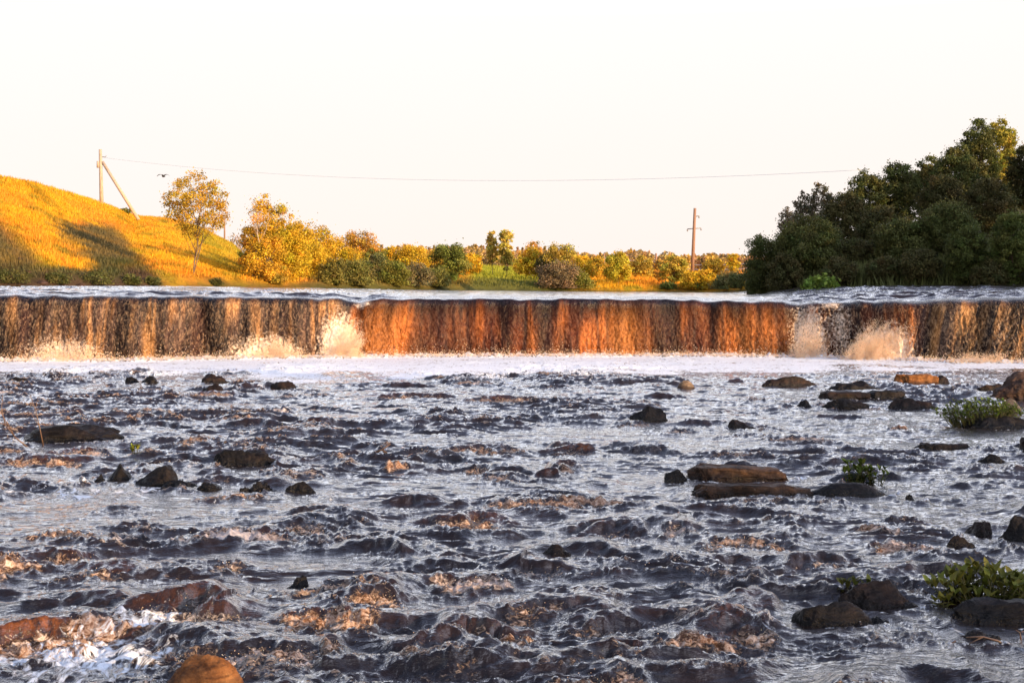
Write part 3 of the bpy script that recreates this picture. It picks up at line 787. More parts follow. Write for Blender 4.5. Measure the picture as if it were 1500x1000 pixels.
rock('small sloping dark rock below the thin ledge at the right', 1424, 1474, 664, 677, R_dark, .5, peak=.2)
rock('upper layer of the broad stepped brown slab', 1002, 1162, 681, 704, R_slab, .5, 'slab', seed=5, tilt=-.045)
rock('lower front layer of the broad stepped brown slab', 1004, 1182, 706, 727, R_slab, .3, 'slab', seed=6, tilt=-.01)
rock('dark wet stone at the left end of the stepped slab', 968, 1010, 686, 706, R_dark, .9)
rock('smooth wet dark slab with a small plant right of the stepped slab', 1176, 1306, 706, 726, R_dark, .4, 'round')
rock('small black stone in open water below the smooth wet slab', 1322, 1346, 722, 733, R_dark, .9)
rock('low reddish brown rock tapering to the right', 1370, 1452, 782, 804, R_brown, .5, 'sharp', peak=.3)
rock('wet dark rock with water sliding over it above the tapering rock', 1404, 1462, 762, 786, R_brown, .9, 'lump', peak=.4, rough=1.2)
rock('black angular rock at the right edge above the tapering rock', 1462, 1530, 755, 796, R_dark, .8, 'sharp', peak=.5)
rock('brown rock with a small leafy sprig at the lower right', 1224, 1346, 849, 893, R_brown, .6, 'lump', peak=.45)
rock('smooth wet black rock in front of the rock with the sprig', 1134, 1282, 876, 918, R_dark, .55, 'lump', peak=.55, rough=.6)
rock('small wet stone right of the smooth wet black rock', 1272, 1306, 903, 919, R_dark, .9)
rock('long dark rock under the leafy plant at the lower right edge', 1386, 1540, 876, 914, R_dark, .5, 'slab', seed=9)
rock('low brown slab with a twig across it near the bottom right', 1394, 1470, 924, 941, R_brown, .7, peak=.8)
rock('wet brown rock breaking the surface beside the calm patch', 785, 846, 797, 816, R_brown, .6, peak=.6)
rock('small amber brown rock washed by water right of centre', 1064, 1112, 614, 628, R_brown, .5)
rock('black rock washed by a fold of water in the lower middle left', 398, 470, 838, 862, R_dark, .7, 'lump', rough=.7)
# bank stones above the falls at the left
for i, (px, py, D, w) in enumerate([(174, 414, 66, 22), (12, 411, 63, 20), (40, 409, 64, 14), (62, 412, 63.4, 16), (88, 410, 65, 12), (118, 412, 65.5, 15), (28, 404, 66, 12)]):
    p = at(px, py, D); V, Fc = ico(3); s = w * D / F / 2
    P = V * (1 + .25 * pn3(V * 1.5, i)[:, None]) * np.array([s, s * .8, s * .55])
    o = mesh_obj('bank_stone', P, Fc, R_grey if i in (0, 3, 4) else R_slab); o.location = (p[0], D, float(terr(np.array([U(px)]), np.array([float(D)]))[0]) - s * .05)
    tagp(o, ['largest grey boulder on the left bank above the falls', 'flat stone at the far left of the stony bank', 'stone second from the left on the stony bank', 'pale stone third along the stony bank', 'small stone fourth along the stony bank', 'stone at the right end of the stony bank', 'small stone higher up on the left stony bank'][i], 'stone')

# ------------------------------------------------------------------ lower river
nc = 1500; uu = np.linspace(-.50, .50, nc); Yr = np.exp(np.arange(math.log(7.2), math.log(50.5), .0023)); nr = len(Yr)
WU, WY = np.meshgrid(uu, Yr); WX = WU * WY
PB = np.array([(-400, 533), (0, 529), (200, 528), (400, 524), (520, 523), (600, 522), (1000, 521), (1150, 522.5), (1250, 525), (1340, 528.5), (1500, 532), (1900, 534)])
def Ybase(px): return F * CH / (np.interp(px, PB[:, 0], PB[:, 1]) - HZ)
# warp for natural shapes
wx = WX + .35 * pn(WX * .8, WY * .8, 1) + .08 * pn(WX * 3, WY * 3, 2); wy = WY + .35 * pn(WX * .8, WY * .8, 3) + .08 * pn(WX * 3, WY * 3, 4)
rip = sst(-.25, .45, fbm(WX * .22, WY * .16, 2, 20) + .12)           # rough versus calm water
rip = np.clip(rip, .42, 1)
farD = sst(38, 45, WY)
calm = 1 - .6 * farD
def calm_patch(px, py, wpx, k=.75):
    global calm
    Y = wl(py); X = (px - 750) * Y / F; w = wpx * Y / F / 2; dY = w * 1.1
    calm = calm * (1 - k * np.exp(-((WX - X) / w) ** 2 - ((WY - Y) / dY) ** 2))
for a_ in ((870, 785, 300, .85), (130, 745, 380, .7), (660, 880, 200, .9), (980, 785, 160, .8), (700, 690, 160, .6), (1000, 650, 200, .6), (420, 930, 160, .5), (1150, 960, 220, .6), (300, 640, 140, .5), (560, 610, 160, .5), (1250, 790, 200, .5), (860, 628, 240, .7), (1250, 700, 200, .5), (1380, 960, 260, .6), (1400, 640, 200, .4), (1250, 545, 400, .6)):
    calm_patch(*a_)
r1 = ridge(wx * .42, wy * .95, 5); r2 = ridge(wx * .80, wy * 2.1, 6); r3 = ridge(wx * 1.9, wy * 5.0, 7); r4 = pn(wx * 4.2, wy * 11.5, 8); r5 = pn(wx * 10, wy * 25, 9)
farboost = np.interp(WY, [8, 15, 30, 45], [.85, .95, 1.05, 1.0])
r25 = ridge(wx * 1.2, wy * 3.0, 15)
h = (.055 * r1 + .052 * r2 * (.5 + .5 * r1.clip(0, 1)) + .036 * r25 + .024 * r3 + .011 * r4 + .004 * r5) * rip * calm * farboost - .05
h += .009 * r3 + .006 * r4 + .0025 * r5
foam = np.zeros_like(h); froth = np.zeros_like(h); amber = np.zeros_like(h); pale = np.zeros_like(h)
froth += sst(.50, .95, r2 * .5 + r1 * .25 + r25 * .25) * sst(.40, .8, rip) * calm * np.interp(WX / WY, [-.35, .1, .35], [.80, .66, .55])


wx2 = WX + .16 * pn(WX * 1.6, WY * 1.6, 41) + .07 * pn(WX * 4.5, WY * 4.5, 42); wy2 = WY + .22 * pn(WX * 1.6, WY * 1.6, 43) + .09 * pn(WX * 5, WY * 5, 44)


def ledge(X, Y, hw, H, am=0., fr=.9, sharp=1.):
    """glassy fold of water over a drowned rock: gentle upstream, steep toward the camera, froth below"""
    global h
    i0 = np.searchsorted(Yr, Y - 1.5 - 3 * hw); i1 = np.searchsorted(Yr, Y + 1.2 + hw * 2)
    if i1 <= i0: return
    sl = slice(i0, i1)
    x = (wx2[sl] - X) / hw; ed = np.exp(-np.abs(x) ** 3)
    yy = wy2[sl] - Y + .25 * hw * (x ** 2) + .10 * hw * pn(WX[sl] * 2.5 / max(hw, .3), WY[sl] * 0, 40) * 2
    L1 = .5 * hw + .15; L2 = H * .9 + .03
    prof = np.where(yy > 0, np.exp(-(yy / L1) ** 2), np.exp(-(yy / L2) ** 2))
    tro = np.exp(-((yy + L2 * 2.2) / (L2 * 1.6)) ** 2)
    k = ed * prof
    h[sl] = h[sl] * (1 - .35 * k) + H * k - .30 * H * ed * tro
    front = ed * sst(-L2 * 1.6, -L2 * .6, yy) * (1 - sst(-L2 * .2, .10, yy))
    amber[sl] = np.maximum(amber[sl], am * front)
    froth[sl] *= (1 - .9 * k)
    z = np.exp(-((yy + L2 * 2.5) / (L2 * 1.3 + .12)) ** 2) * np.exp(-(x * .9) ** 4)
    froth[sl] = np.maximum(froth[sl], fr * z)
    h[sl] += .05 * z * fr * np.abs(pn(WX[sl] * 7, WY[sl] * 7, 12))


rl = np.random.default_rng(21)
for i in range(240):
    Y = math.exp(rl.uniform(math.log(8.2), math.log(40))); X = rl.uniform(-.46, .46) * Y
    cn = float(np.interp(X / Y * F + 750, [0, 400, 900, 1500], [1, 1, .8, .45]))
    if rl.random() > cn: continue
    ledge(X, Y, rl.uniform(.12, .55), rl.uniform(.03, .11), am=rl.choice([0, 0, 0, 0, .25]), fr=rl.uniform(.35, 1.0))
for (px, py, hw, hp, am, fr) in [
    (75, 900, 100, 42, .95, 1), (185, 900, 60, 26, .15, 1), (285, 868, 95, 30, .35, .8), (150, 860, 80, 20, .05, .2), (505, 848, 100, 18, .05, .7), (900, 908, 95, 16, .03, .6),
    (815, 805, 65, 12, .1, .5), (905, 760, 105, 11, .03, .3), (640, 822, 65, 9, 0, .4), (590, 560, 40, 8, .1, .4), (405, 560, 45, 13, .3, .6),
    (315, 570, 34, 14, .5, 1), (420, 700, 60, 22, .0, .5), (1090, 618, 45, 11, .3, .7), (440, 762, 48, 20, .05, .9), (100, 805, 60, 20, .2, .9),
    (270, 668, 60, 14, 0, .8), (125, 655, 50, 16, .4, 1), (70, 665, 60, 16, .3, 1), (680, 655, 60, 10, .2, .9), (840, 652, 35, 12, .7, .6), (600, 575, 60, 9, .3, .8), (740, 580, 70, 9, .5, .9),
    (1245, 672, 55, 9, .0, .3), (1440, 706, 50, 8, 0, .2), (1060, 925, 60, 12, .3, .9), (1010, 932, 60, 13, .5, 1), (480, 890, 70, 20, .3, 1), (700, 920, 80, 14, 0, .6),
    (560, 790, 50, 18, 0, .4), (600, 725, 40, 18, 0, .3), (750, 680, 30, 14, 0, .3), (1320, 795, 60, 8, .3, .9), (360, 775, 70, 14, .2, 1), (200, 690, 60, 12, .3, 1), (25, 820, 50, 12, .3, .8)]:
    Y = wl(py + hp * .7); ledge((px - 750) * Y / F, Y, hw * Y / F, hp * Y / F * .8, am, fr)
# damp and part around rocks
for (X, Y, w, d, ht) in ROCKS:
    q = ((WX - X) / (w + .08)) ** 2 + ((WY - Y) / (d + .10)) ** 2
    k = np.exp(-np.clip(q - .6, 0, None) * 1.2)
    h = h * (1 - .75 * k) - .012 * k
    inr = np.exp(-((np.sqrt(q) - 1.05) / .16) ** 2) * (WY < Y + .3 * d)
    foam = np.maximum(foam, .62 * inr)
    froth = np.maximum(froth * (1 - .5 * k), inr * .85 * np.clip(.4 + fbm(WX * 1.5, WY * 1.5, 2, 33), 0, 1))
# wakes trailing downstream of the rocks
for (X, Y, w, d, ht) in ROCKS:
    dy = Y - WY; lx = np.abs(WX + .10 * pn(WX * 2, WY * 2, 55) - X) - (w * .9 + .22 * np.clip(dy, 0, None))
    on = sst(0, .15, dy) * np.exp(-np.clip(dy, 0, None) / (1.0 + 1.6 * w))
    ln = np.exp(-(lx / (.05 + .05 * np.clip(dy, 0, 3))) ** 2) * on
    foam = np.maximum(foam, .68 * ln); h += .030 * ln
    ins = on * (lx < 0); h = h * (1 - .45 * ins)
# the line at the foot of the falls: boiling froth then a white apron
px_ = WU * F + 750; dB = Ybase(px_) - WY
edge = 8.6 + 4.2 * fbm(WX * .35, WY * .2, 3, 50) + np.interp(px_, [0, 250, 400, 1100, 1250, 1500], [-1.5, -1., 2.2, 2.0, -2.6, -5.2]) + 1.2 * np.interp(px_, [500, 700, 900], [0, 1, 0])
ap = 1 - sst(edge - 2.6, edge + 3.4, dB + 2.2 * pn(WX * .7, WY * .4, 51))
foam = np.maximum(foam, ap * (1.0 + .25 * fbm(WX * .6, WY * 1.0, 3, 52)))
foam = np.maximum(foam, (1 - sst(6, 20, dB)) * .56)
boil = 1 - sst(.10, .60, dB + .25 * pn(WX * 1.2, WY * .5, 60))
froth = np.maximum(froth, boil * 1.1); foam *= (1 - boil * .45)
h = h * (1 - .5 * ap * (1 - boil)) + boil * (.01 + .12 * np.abs(fbm(WX * 2.2, WY * 2.2, 3, 61)) + .10 * np.abs(pn(WX * 6, WY * 6, 62)))
# foam streaks elsewhere
foam = np.maximum(foam, .46 * sst(.25, .85, r25) * sst(.3, .8, r2) * rip * sst(-.2, .3, fbm(WX * .5, WY * .3, 2, 71)))
foam = np.maximum(foam, .26 * sst(-.1, .5, fbm(WX * .5, WY * .22, 3, 70)) * (1 - .4 * (1 - calm)))
for (px, py, w_, hh_, v) in ((130, 962, 190, 55, .85), (230, 915, 90, 22, .85), (130, 722, 220, 22, .62), (330, 730, 160, 16, .5), (60, 760, 160, 18, .42), (640, 640, 120, 10, .5), (820, 620, 60, 8, .6), (1190, 900, 50, 14, .4),
                           (700, 610, 120, 8, .5), (300, 600, 250, 14, .45), (1300, 650, 200, 14, .35)):
    Y = wl(py); X = (px - 750) * Y / F; dy = hh_ * Y * Y / (F * CH)
    foam = np.maximum(foam, v * np.exp(-((WX - X) / (w_ * Y / F)) ** 2 - ((WY - Y) / dy) ** 2))
frm = np.clip(froth, 0, 1)
h += frm * (.075 * np.abs(pn(WX * 4, WY * 5, 83)) + .055 * np.abs(pn(WX * 9, WY * 10, 80)) + .030 * np.abs(pn(WX * 18, WY * 19, 81)) + .012 * np.abs(pn(WX * 37, WY * 37, 82)))
amber = np.maximum(amber, .07 * sst(.03, .10, h) * sst(.1, .5, pn(WX * .9, WY * .9, 90)))
pale = np.maximum(sst(.0, .5, fbm(WX * .9, WY * .7, 2, 95)) * .45, .6 * (1 - sst(.5, 3, dB)))
Yb = Ybase(px_); h = np.where(WY > Yb + .35, h - .6, h)
o = mesh_obj('river_water', np.stack([WX, WY, h], -1).reshape(-1, 3), grid_faces(nr, nc), M_water,
             attrs={'foam': foam.ravel(), 'froth': froth.ravel(), 'amber': amber.ravel(), 'pale': pale.ravel()})
tagp(o, 'dark turbulent river with tan froth and white foam', 'river', kind='structure')

# ------------------------------------------------------------------ upper river and the falls, one sheet
nc = 1900; pxs = np.linspace(-330, 1830, nc); fu = U(pxs)
PT = np.array([(-400, 431), (0, 432), (300, 433), (480, 435), (530, 440), (560, 437), (700, 436.5), (1000, 438), (1120, 441), (1180, 443), (1260, 441), (1340, 438), (1420, 436), (1500, 434), (1900, 432)])
Yb = Ybase(pxs)
back = np.interp(pxs, [-400, 480, 545, 1000, 1170, 1330, 1500, 1900], [.75, .8, .45, .45, .7, 1.0, 1.5, 1.8])
# vertical folds of the curtain
fold = np.zeros(nc)
for (p, dpt, w_) in ((47, .12, 10), (165, .14, 14), (297, .22, 12), (352, .1, 12), (420, .10, 14), (470, .1, 10), (520, .45, 18), (683, .24, 13), (805, .18, 13), (975, .10, 15), (1034, .30, 12), (1110, .1, 12), (1172, .28, 20), (1232, .15, 14), (1345, .35, 22), (1420, .2, 18), (1470, .18, 12)):
    fold += dpt * np.exp(-((pxs - p) / w_) ** 2)
fold += .22 * fbm(pxs / 60., pxs * 0, 3, 3) + .05 * pn(pxs / 16., pxs * 0, 6)
Yl = Yb + back + fold
zl = CH - (np.interp(pxs, PT[:, 0], PT[:, 1]) - HZ) * Yl / F - fold * .12 + .085 + .05 * fbm(pxs / 45., pxs * 0, 3, 9)
Ysh = np.interp(pxs, TT[:, 0], TT[:, 1]) + 1.5; zsh = np.interp(pxs, TT[:, 0], TT[:, 2])
# upstream rows
nu = 230; tt = np.linspace(0, 1, nu) ** 1.9
UY = (Yl[None, :] + tt[::-1, None] * (Ysh - Yl)[None, :]); UX = fu[None, :] * UY
q = tt[::-1, None]
rise = zsh - zl
UZ = zl[None, :] + rise[None, :] * np.where(rise[None, :] > .2, sst(0, .9, q), q ** .9)
rap = np.interp(pxs, [-400, 500, 640, 1080, 1180, 1900], [.8, .9, .35, .35, 1.2, 1.2])[None, :]
wob = pn(UX * .5, UY * .5, 100) * .6
st = ridge(UX * .25 + wob * .3, UY * .55 + wob, 101) * .07 + ridge(UX * .8, UY * 2.0, 102) * .045 + pn(UX * 2.4, UY * 5, 103) * .02
dlip = np.clip(UY - Yl[None, :], 0, None)
UZ += (st - .075) * rap * (sst(.05, 1.2, dlip) * .9 + .1) * (1 - sst(.92, 1, q))
# extra step ledges on the right and the dark one on the left
for (pa, pb, dd, hh_) in ((1170, 1900, 2.4, .07), (1140, 1900, 5.0, .07), (1190, 1900, 9, .07), (-400, 620, 1.5, .06), (-400, 380, 6., .05)):
    kx = sst(pa, pa + 60, pxs) * (1 - sst(pb - 60, pb, pxs)); dd_ = dd + .9 * fbm(pxs / 140., pxs * 0, 3, int(dd * 10))
    UZ += (hh_ * kx)[None, :] * (sst(-.25, .05, dlip - dd_[None, :]) * np.exp(-np.clip(dlip - dd_[None, :], 0, None) * 1.2) * 1.0)
lipd = .11 + .05 * fbm(pxs / 30., pxs * 0, 2, 19); ramp_lip = sst(0, 1.5, dlip); UZ -= (1 - ramp_lip) * lipd[None, :]
# falling rows
nf = 200; s = np.linspace(0, 1, nf + 1)[1:, None]
ang = np.clip(s / .20, 0, 1) * PI / 2
prj = back[None, :] + fold[None, :] * .55
# lip roll then steepening descent: horizontal progress falls off, vertical progress grows
hp = .38 * np.sin(ang) + .62 * (s ** .7)
hp = hp / hp[-1]
vp = np.where(s < .20, (1 - np.cos(ang)) * .10, .10 + (s - .20) / .80 * .90)
zend = -.12
FY = Yl[None, :] - prj * hp
FZ = (zl - lipd)[None, :] * (1 - vp) + zend * vp
FX0 = fu[None, :] * Yl[None, :] * np.ones_like(s)
drift = np.interp(pxs, [480, 560, 640, 1300, 1345, 1500], [0, -.35, 0, 0, -.30, -.55])[None, :] * s      # curtains fanning sideways
FX = fu[None, :] * Yl[None, :] + drift + .04 * pn(FX0 * 3, FZ * 1.2, 110) * s
g = s ** .6
disp = .055 * pn(FX0 * 4.0 + .5 * pn(FX0 * 1.5, FZ, 3), FZ * .7, 111) + .040 * ridge(FX0 * 6.5 + .6 * pn(FX0 * 3, FZ * 2, 5), FZ * 3.2, 112) +   .014 * pn(FX0 * 15, FZ * 8, 113) + .010 * np.abs(pn(FX0 * 26, FZ * 17, 114)) + .20 * pn(FX0 * .9, FZ * .4, 115) + .10 * pn(FX0 * 2.1, FZ * .4, 116)
rough_ = np.interp(pxs, [0, 500, 560, 1100, 1200, 1500], [1.25, 1.25, .8, .85, 1.3, 1.6])[None, :]
FY = FY - disp * g * rough_
# albedo
PX = pxs[None, :] * np.ones_like(s); px2 = PX + (drift * F / 48 * -1)
b1 = pn(px2 / 22., s * .8, 120); b2 = pn(px2 / 7., s * 1.2, 121); b3 = pn(px2 / 70., s * .3, 122)
def mxa(a, b, k): return np.asarray(a) + (np.asarray(b) - np.asarray(a)) * k[..., None]
leftc = mxa(mxa(np.broadcast_to([.075, .042, .028], PX.shape + (3,)), [.34, .17, .06], sst(-.10, .45, b1)), [.040, .026, .020], sst(.0, .35, b2) * .85)
cenc = mxa(mxa(np.broadcast_to([.095, .024, .008], PX.shape + (3,)), [.36, .105, .020], sst(-.25, .5, b1 + b3)), [.030, .012, .010], sst(.05, .45, b2) * .7)
rgtc = mxa(mxa(np.broadcast_to([.07, .045, .03], PX.shape + (3,)), [.36, .18, .06], sst(-.3, .3, b1)), [.03, .022, .02], sst(.1, .4, b2) * .85)
kc = sst(508, 530, px2); kr = sst(1320, 1365, px2)
FC = mxa(leftc, cenc, kc); FC = mxa(FC, rgtc, kr)
FC = FC * .85 * (.22 + 1.2 * sst(-.35, .4, fbm(px2 / 38., s * .5, 3, 140)))[..., None]
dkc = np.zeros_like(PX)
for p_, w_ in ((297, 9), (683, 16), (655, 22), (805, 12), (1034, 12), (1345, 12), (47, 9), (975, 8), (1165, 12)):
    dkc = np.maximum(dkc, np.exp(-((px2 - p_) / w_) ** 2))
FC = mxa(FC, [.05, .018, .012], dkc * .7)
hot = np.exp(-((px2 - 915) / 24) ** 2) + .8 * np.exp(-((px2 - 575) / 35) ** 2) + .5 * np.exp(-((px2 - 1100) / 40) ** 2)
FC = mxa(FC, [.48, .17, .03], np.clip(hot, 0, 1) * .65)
FC = FC * (.16 + .84 * sst(.06, np.interp(pxs, [500, 540, 1160, 1180], [.30, .55, .55, .3])[None, :], s * np.ones_like(PX) + .12 * b1))[..., None]
strand = np.interp(pxs, [0, 500, 540, 1020, 1040, 1160, 1200, 1340, 1400, 1500], [.68, .68, .26, .32, .5, .45, .9, .7, .9, .95])[None, :] * sst(0.03, np.interp(pxs, [500, 540, 1160, 1180], [.2, .75, .75, .2])[None, :], s) * np.ones_like(PX)
white = np.zeros_like(PX)
for (p_, w_, s0_, sw, v_) in ((100, 80, 1.0, .42, .80), (395, 70, 1.0, .42, .92), (505, 38, .85, .6, 1.05), (535, 16, .12, .12, .8), (1180, 34, .7, .8, .8), (1225, 30, .5, .8, .55), (1290, 58, .9, .5, 1.05), (1480, 40, .6, .6, .35), (1215, 25, .1, .15, .7)):
    white = np.maximum(white, v_ * np.exp(-((px2 - p_) / w_) ** 2 - ((s - s0_) / sw) ** 2))
wz = sst(-.05, .35, pn(px2 / 50., s * .6, 141)) * sst(.0, .12, s)
white = np.maximum(white, .30 * sst(.84, .98, ridge(px2 / 9. + .8 * s, s * .7, 142)) * wz)
white = np.maximum(white, .55 * sst(.90, 1.0, s) * np.ones_like(PX))
UC = np.broadcast_to([.035, .022, .018], UX.shape + (3,))
ups = np.zeros_like(UX)
V = np.concatenate([np.stack([UX, UY, UZ], -1), np.stack([FX, FY, FZ], -1)], 0)
NR = nu + nf
allc = np.concatenate([UC, FC], 0)
# the upper river (water material) and the falling curtain, two sheets sharing the brink row
tagp(mesh_obj('upper_river_water', V[:nu].reshape(-1, 3), grid_faces(nu, nc), M_water,
              attrs={'foam': (.08 * np.ones_like(UX) + .22 * sst(0, .4, fbm(UX * .4, UY * .8, 3, 130)) + .35 * (1 - sst(.5, 2.5, dlip)) * sst(-.1, .3, pn(UX * .8, UY * .3, 131))).ravel(),
                     'froth': (sst(.75, 1.0, ridge(UX * .9, UY * 1.6, 102)) * .5 * (rap > .7)).ravel(), 'amber': (0 * UX).ravel(), 'pale': (.8 + 0 * UX).ravel()}),
     'upper river surface streaming toward the brink', 'river', kind='structure')
tagp(mesh_obj('waterfall', V[nu - 1:].reshape(-1, 3), grid_faces(nf + 1, nc), M_fall,
              attrs={'Col': allc[nu - 1:].reshape(-1, 3), 'strand': np.concatenate([strand[:1] * 0, strand], 0).ravel(), 'lip': np.concatenate([np.ones((1, nc)), (1 - sst(.06, .26, s)) * np.ones_like(PX)], 0).ravel(), 'white': np.concatenate([white[:1] * 0, white], 0).ravel()}),
     'wide low amber waterfall curtain', 'waterfall', kind='structure')


# ------------------------------------------------------------------ splashes and drops
def froth_mat():
    m, nt, b = mat('splash_froth')
    c = coords(nt); n = noise(nt, c, 16, 6, .72, .5)
    nt.links.new(ramp(nt, n, [(.32, (.80, .46, .23)), (.5, (.94, .70, .47)), (.70, (.96, .90, .82))]), b.inputs['Base Color'])
    b.inputs['Roughness'].default_value = .6; b.inputs['Specular IOR Level'].default_value = .3
    b.inputs['Subsurface Weight'].default_value = .25; b.inputs['Subsurface Radius'].default_value = (.05, .03, .02)
    bump(nt, b, n, .8, .05)
    return m


M_froth = froth_mat()
def drops(P, s, name, label):
    V0, F0 = ICO1; n = len(P)
    V = (P[:, None, :] + V0[None] * s[:, None, None]).reshape(-1, 3)
    Fc = (F0[None] + (np.arange(n) * len(V0))[:, None, None]).reshape(-1, 3)
    tagp(mesh_obj(name, V, Fc, M_froth), label, 'spray', kind='stuff')


rs = np.random.default_rng(5)
def plume(px, w_px, h_px, lean, n, label, soft=.5, big=1.0, Yo=.9):
    Y = float(Ybase(px)) - Yo * .4; X = (px - 750) * Y / F; W = w_px * Y / F / 2; H = h_px * Y / F
    m = n * 6
    q = rs.uniform(-1.5, 1.5, m); v = rs.random(m) ** 1.2 * 1.5; d = rs.uniform(-1.2, 1.2, m)
    P3 = np.stack([q * W * 2.6 - v * H * 1.2 + px, d * .8, v * H * 1.8], 1)
    f = pn3(P3, 1) * .55 + pn3(P3 * 2.3, 2) * .40 + pn3(P3 * 5, 3) * .25
    env = 1.0 - (np.abs(q) ** 2.2 * .8 + (v / (1 - .30 * np.minimum(q * q, 1.5))) ** 1.4 * .9 + d ** 2 * .5)
    pr = sst(.0, soft, env + f * 1.05)
    keep = np.nonzero(rs.random(m) < pr)[0][:n]
    q, v, d = q[keep], v[keep], d[keep]
    Px = X + W * q * (.75 + .35 * v) + lean * v * H; Pz = H * v; Py = Y + .35 + d * .38 - .25 * v
    s = rs.uniform(.004, .014, len(q)) * big * (1.15 - .4 * v)
    drops(np.stack([Px, Py, np.maximum(Pz, 0)], 1), s, 'splash_plume', label)


plume(1288, 128, 60, .25, 70000, 'big cream plume of spray leaping at the right of the falls', 1.3, .75)
plume(1190, 80, 62, -.1, 12000, 'pale column of spray left of the big plume', 1.4)
plume(502, 70, 58, .3, 40000, 'pale orange plume of spray where the left curtain ends', 1.4, .75)
plume(400, 100, 34, .1, 13000, 'low orange spray left of the plume below the left curtain', 1.4)
plume(100, 170, 34, 0, 11000, 'low tan spray mist at the far left foot of the falls', 1.6)
plume(1450, 150, 22, 0, 7000, 'low tan spray at the right foot of the falls', 1.4)
# thin spray line along the foot
n = 20000; px = rs.uniform(-40, 1540, n); Y = Ybase(px) - rs.uniform(-.1, .6, n)
hz = rs.exponential(.05, n) * (1 + 1.5 * np.clip(pn(px / 14., px * 0, 7), 0, 1) + 1.2 * np.clip(pn(px / 5., px * 0, 8), 0, 1))
drops(np.stack([(px - 750) * Y / F, Y, .03 + hz], 1), rs.uniform(.005, .014, n), 'spray_line', 'line of froth beads along the foot of the waterfall')
# drops thrown up over the froth of the rapids
fl = froth.ravel(); idx = np.nonzero((fl > .6) & (WY.ravel() < 34))[0]
idx = rs.choice(idx, 2600)
P = np.stack([WX.ravel()[idx], WY.ravel()[idx], h.ravel()[idx]], 1)
P[:, 2] += rs.exponential(.018, len(P)) + .004; P[:, :2] += rs.normal(0, .02, (len(P), 2))
drops(P, rs.uniform(.0018, .0048, len(P)) * np.interp(P[:, 1], [8, 34], [.8, 2.0]), 'splash_drops', 'droplets thrown up over the froth of the rapids')

# ------------------------------------------------------------------ plants, twigs
def plant(name, label, px, py, D_off, w_px, h_px, nst, leaf, rgb, dome=False, lift=0., seed=1, per=9):
    r = np.random.default_rng(seed)
    Y = wl(py) + D_off; X = (px - 750) * Y / F; z = CH - (py - HZ) * Y / F + lift
    W = w_px * Y / F / 2; H = h_px * Y / F
    root = empty(name, (X, Y, z), label, 'plant')
    SV = []; LV = []; LF = []; LC = []; nv = 0
    for i in range(nst):
        a = r.uniform(0, 2 * PI); rr = math.sqrt(r.random()); bx, by = .75 * W * rr * math.cos(a), .6 * W * rr * math.sin(a) * .6
        hh_ = H * (math.sqrt(max(0.15, 1 - .75 * rr * rr)) if dome else 1) * r.uniform(.5, 1)
        tx, ty = bx + (.3 * W * math.cos(a) * rr + r.normal(0, .12) * H) , by + r.normal(0, .15) * H
        pts = [np.array([bx, by, -.03]), np.array([(bx + tx) / 2, (by + ty) / 2, hh_ * .55]), np.array([tx, ty, hh_])]
        SV.append(tube(pts, [leaf * .05, leaf * .04, leaf * .02], 4))
        for k in range(per):
            t = (k + .6) / per if k < per - 3 else 1.0
            p = pts[0] * (1 - t) ** 2 + 2 * pts[1] * t * (1 - t) + pts[2] * t * t
            la = k * 2.4 + r.normal(0, .3); el = r.uniform(.1, .9) if t < 1 else r.uniform(.5, 1.25)
            d = np.array([math.cos(la) * math.cos(el), math.sin(la) * math.cos(el), math.sin(el)])
            sd = np.cross(d, [0, 0, 1]); sd /= np.linalg.norm(sd); up = np.cross(sd, d)
            L_ = leaf * r.uniform(.6, 1.15) * (.7 + .3 * t); w_ = L_ * r.uniform(.17, .25)
            rows = []
            for q_, ww, dr in ((0, .1, 0), (.25, .8, .02), (.5, 1, .0), (.78, .62, -.07), (1, .04, -.16)):
                c = p + d * L_ * q_ + up * L_ * dr * r.uniform(.5, 1.6)
                rows += [c - sd * w_ * ww + up * w_ * ww * .35, c, c + sd * w_ * ww + up * w_ * ww * .35]
            LV.append(np.array(rows)); LF.append(grid_faces(5, 3) + nv); nv += 15
            LC.append(np.repeat((np.array(rgb) * r.uniform(.45, 1.45) * (.55 + .6 * t) * (1, r.uniform(.85, 1.1), 1))[None], 15, 0))
    V, Fc = join(SV); mesh_obj('stem', V, Fc, M_stem, root)
    mesh_obj('leaves', np.concatenate(LV), np.concatenate(LF), M_pleaf, root, attrs={'Col': np.clip(np.concatenate(LC), 0, .9)})


PG = (.085, .115, .018)
plant('river_plant', 'dense low green clump growing on the dark rock at the right', 1438, 623, -.05, 122, 40, 420, .075, (.10, .14, .022), True, seed=2, per=7)
plant('river_plant', 'left and larger of two leafy sprigs on the smooth wet slab', 1254, 708, .12, 40, 30, 24, .10, PG, seed=3)
plant('river_plant', 'right and smaller of two leafy sprigs on the smooth wet slab', 1282, 709, .12, 30, 22, 14, .09, PG, seed=4)
plant('river_plant', 'tall leafy plant on the long dark rock at the lower right edge', 1450, 886, .12, 150, 58, 85, .105, (.12, .125, .02), True, seed=5, per=9)
plant('river_plant', 'leafy sprig rising at the right edge above the long dark rock', 1500, 888, .25, 40, 50, 7, .085, (.12, .125, .02), seed=6)
plant('river_plant', 'small leafy sprig on the brown rock at the lower right', 1252, 878, .1, 40, 26, 7, .08, (.10, .095, .02), seed=8)
plant('river_plant', 'few yellowish leaves trailing left of the tall leafy plant', 1376, 893, .1, 30, 16, 4, .08, (.17, .15, .02), seed=9)
plant('grass_tuft', 'tiny green tuft on top of the dark blocky rock in the left rapids', 198, 672, .3, 10, 18, 8, .09, (.22, .24, .03), seed=10, per=3)


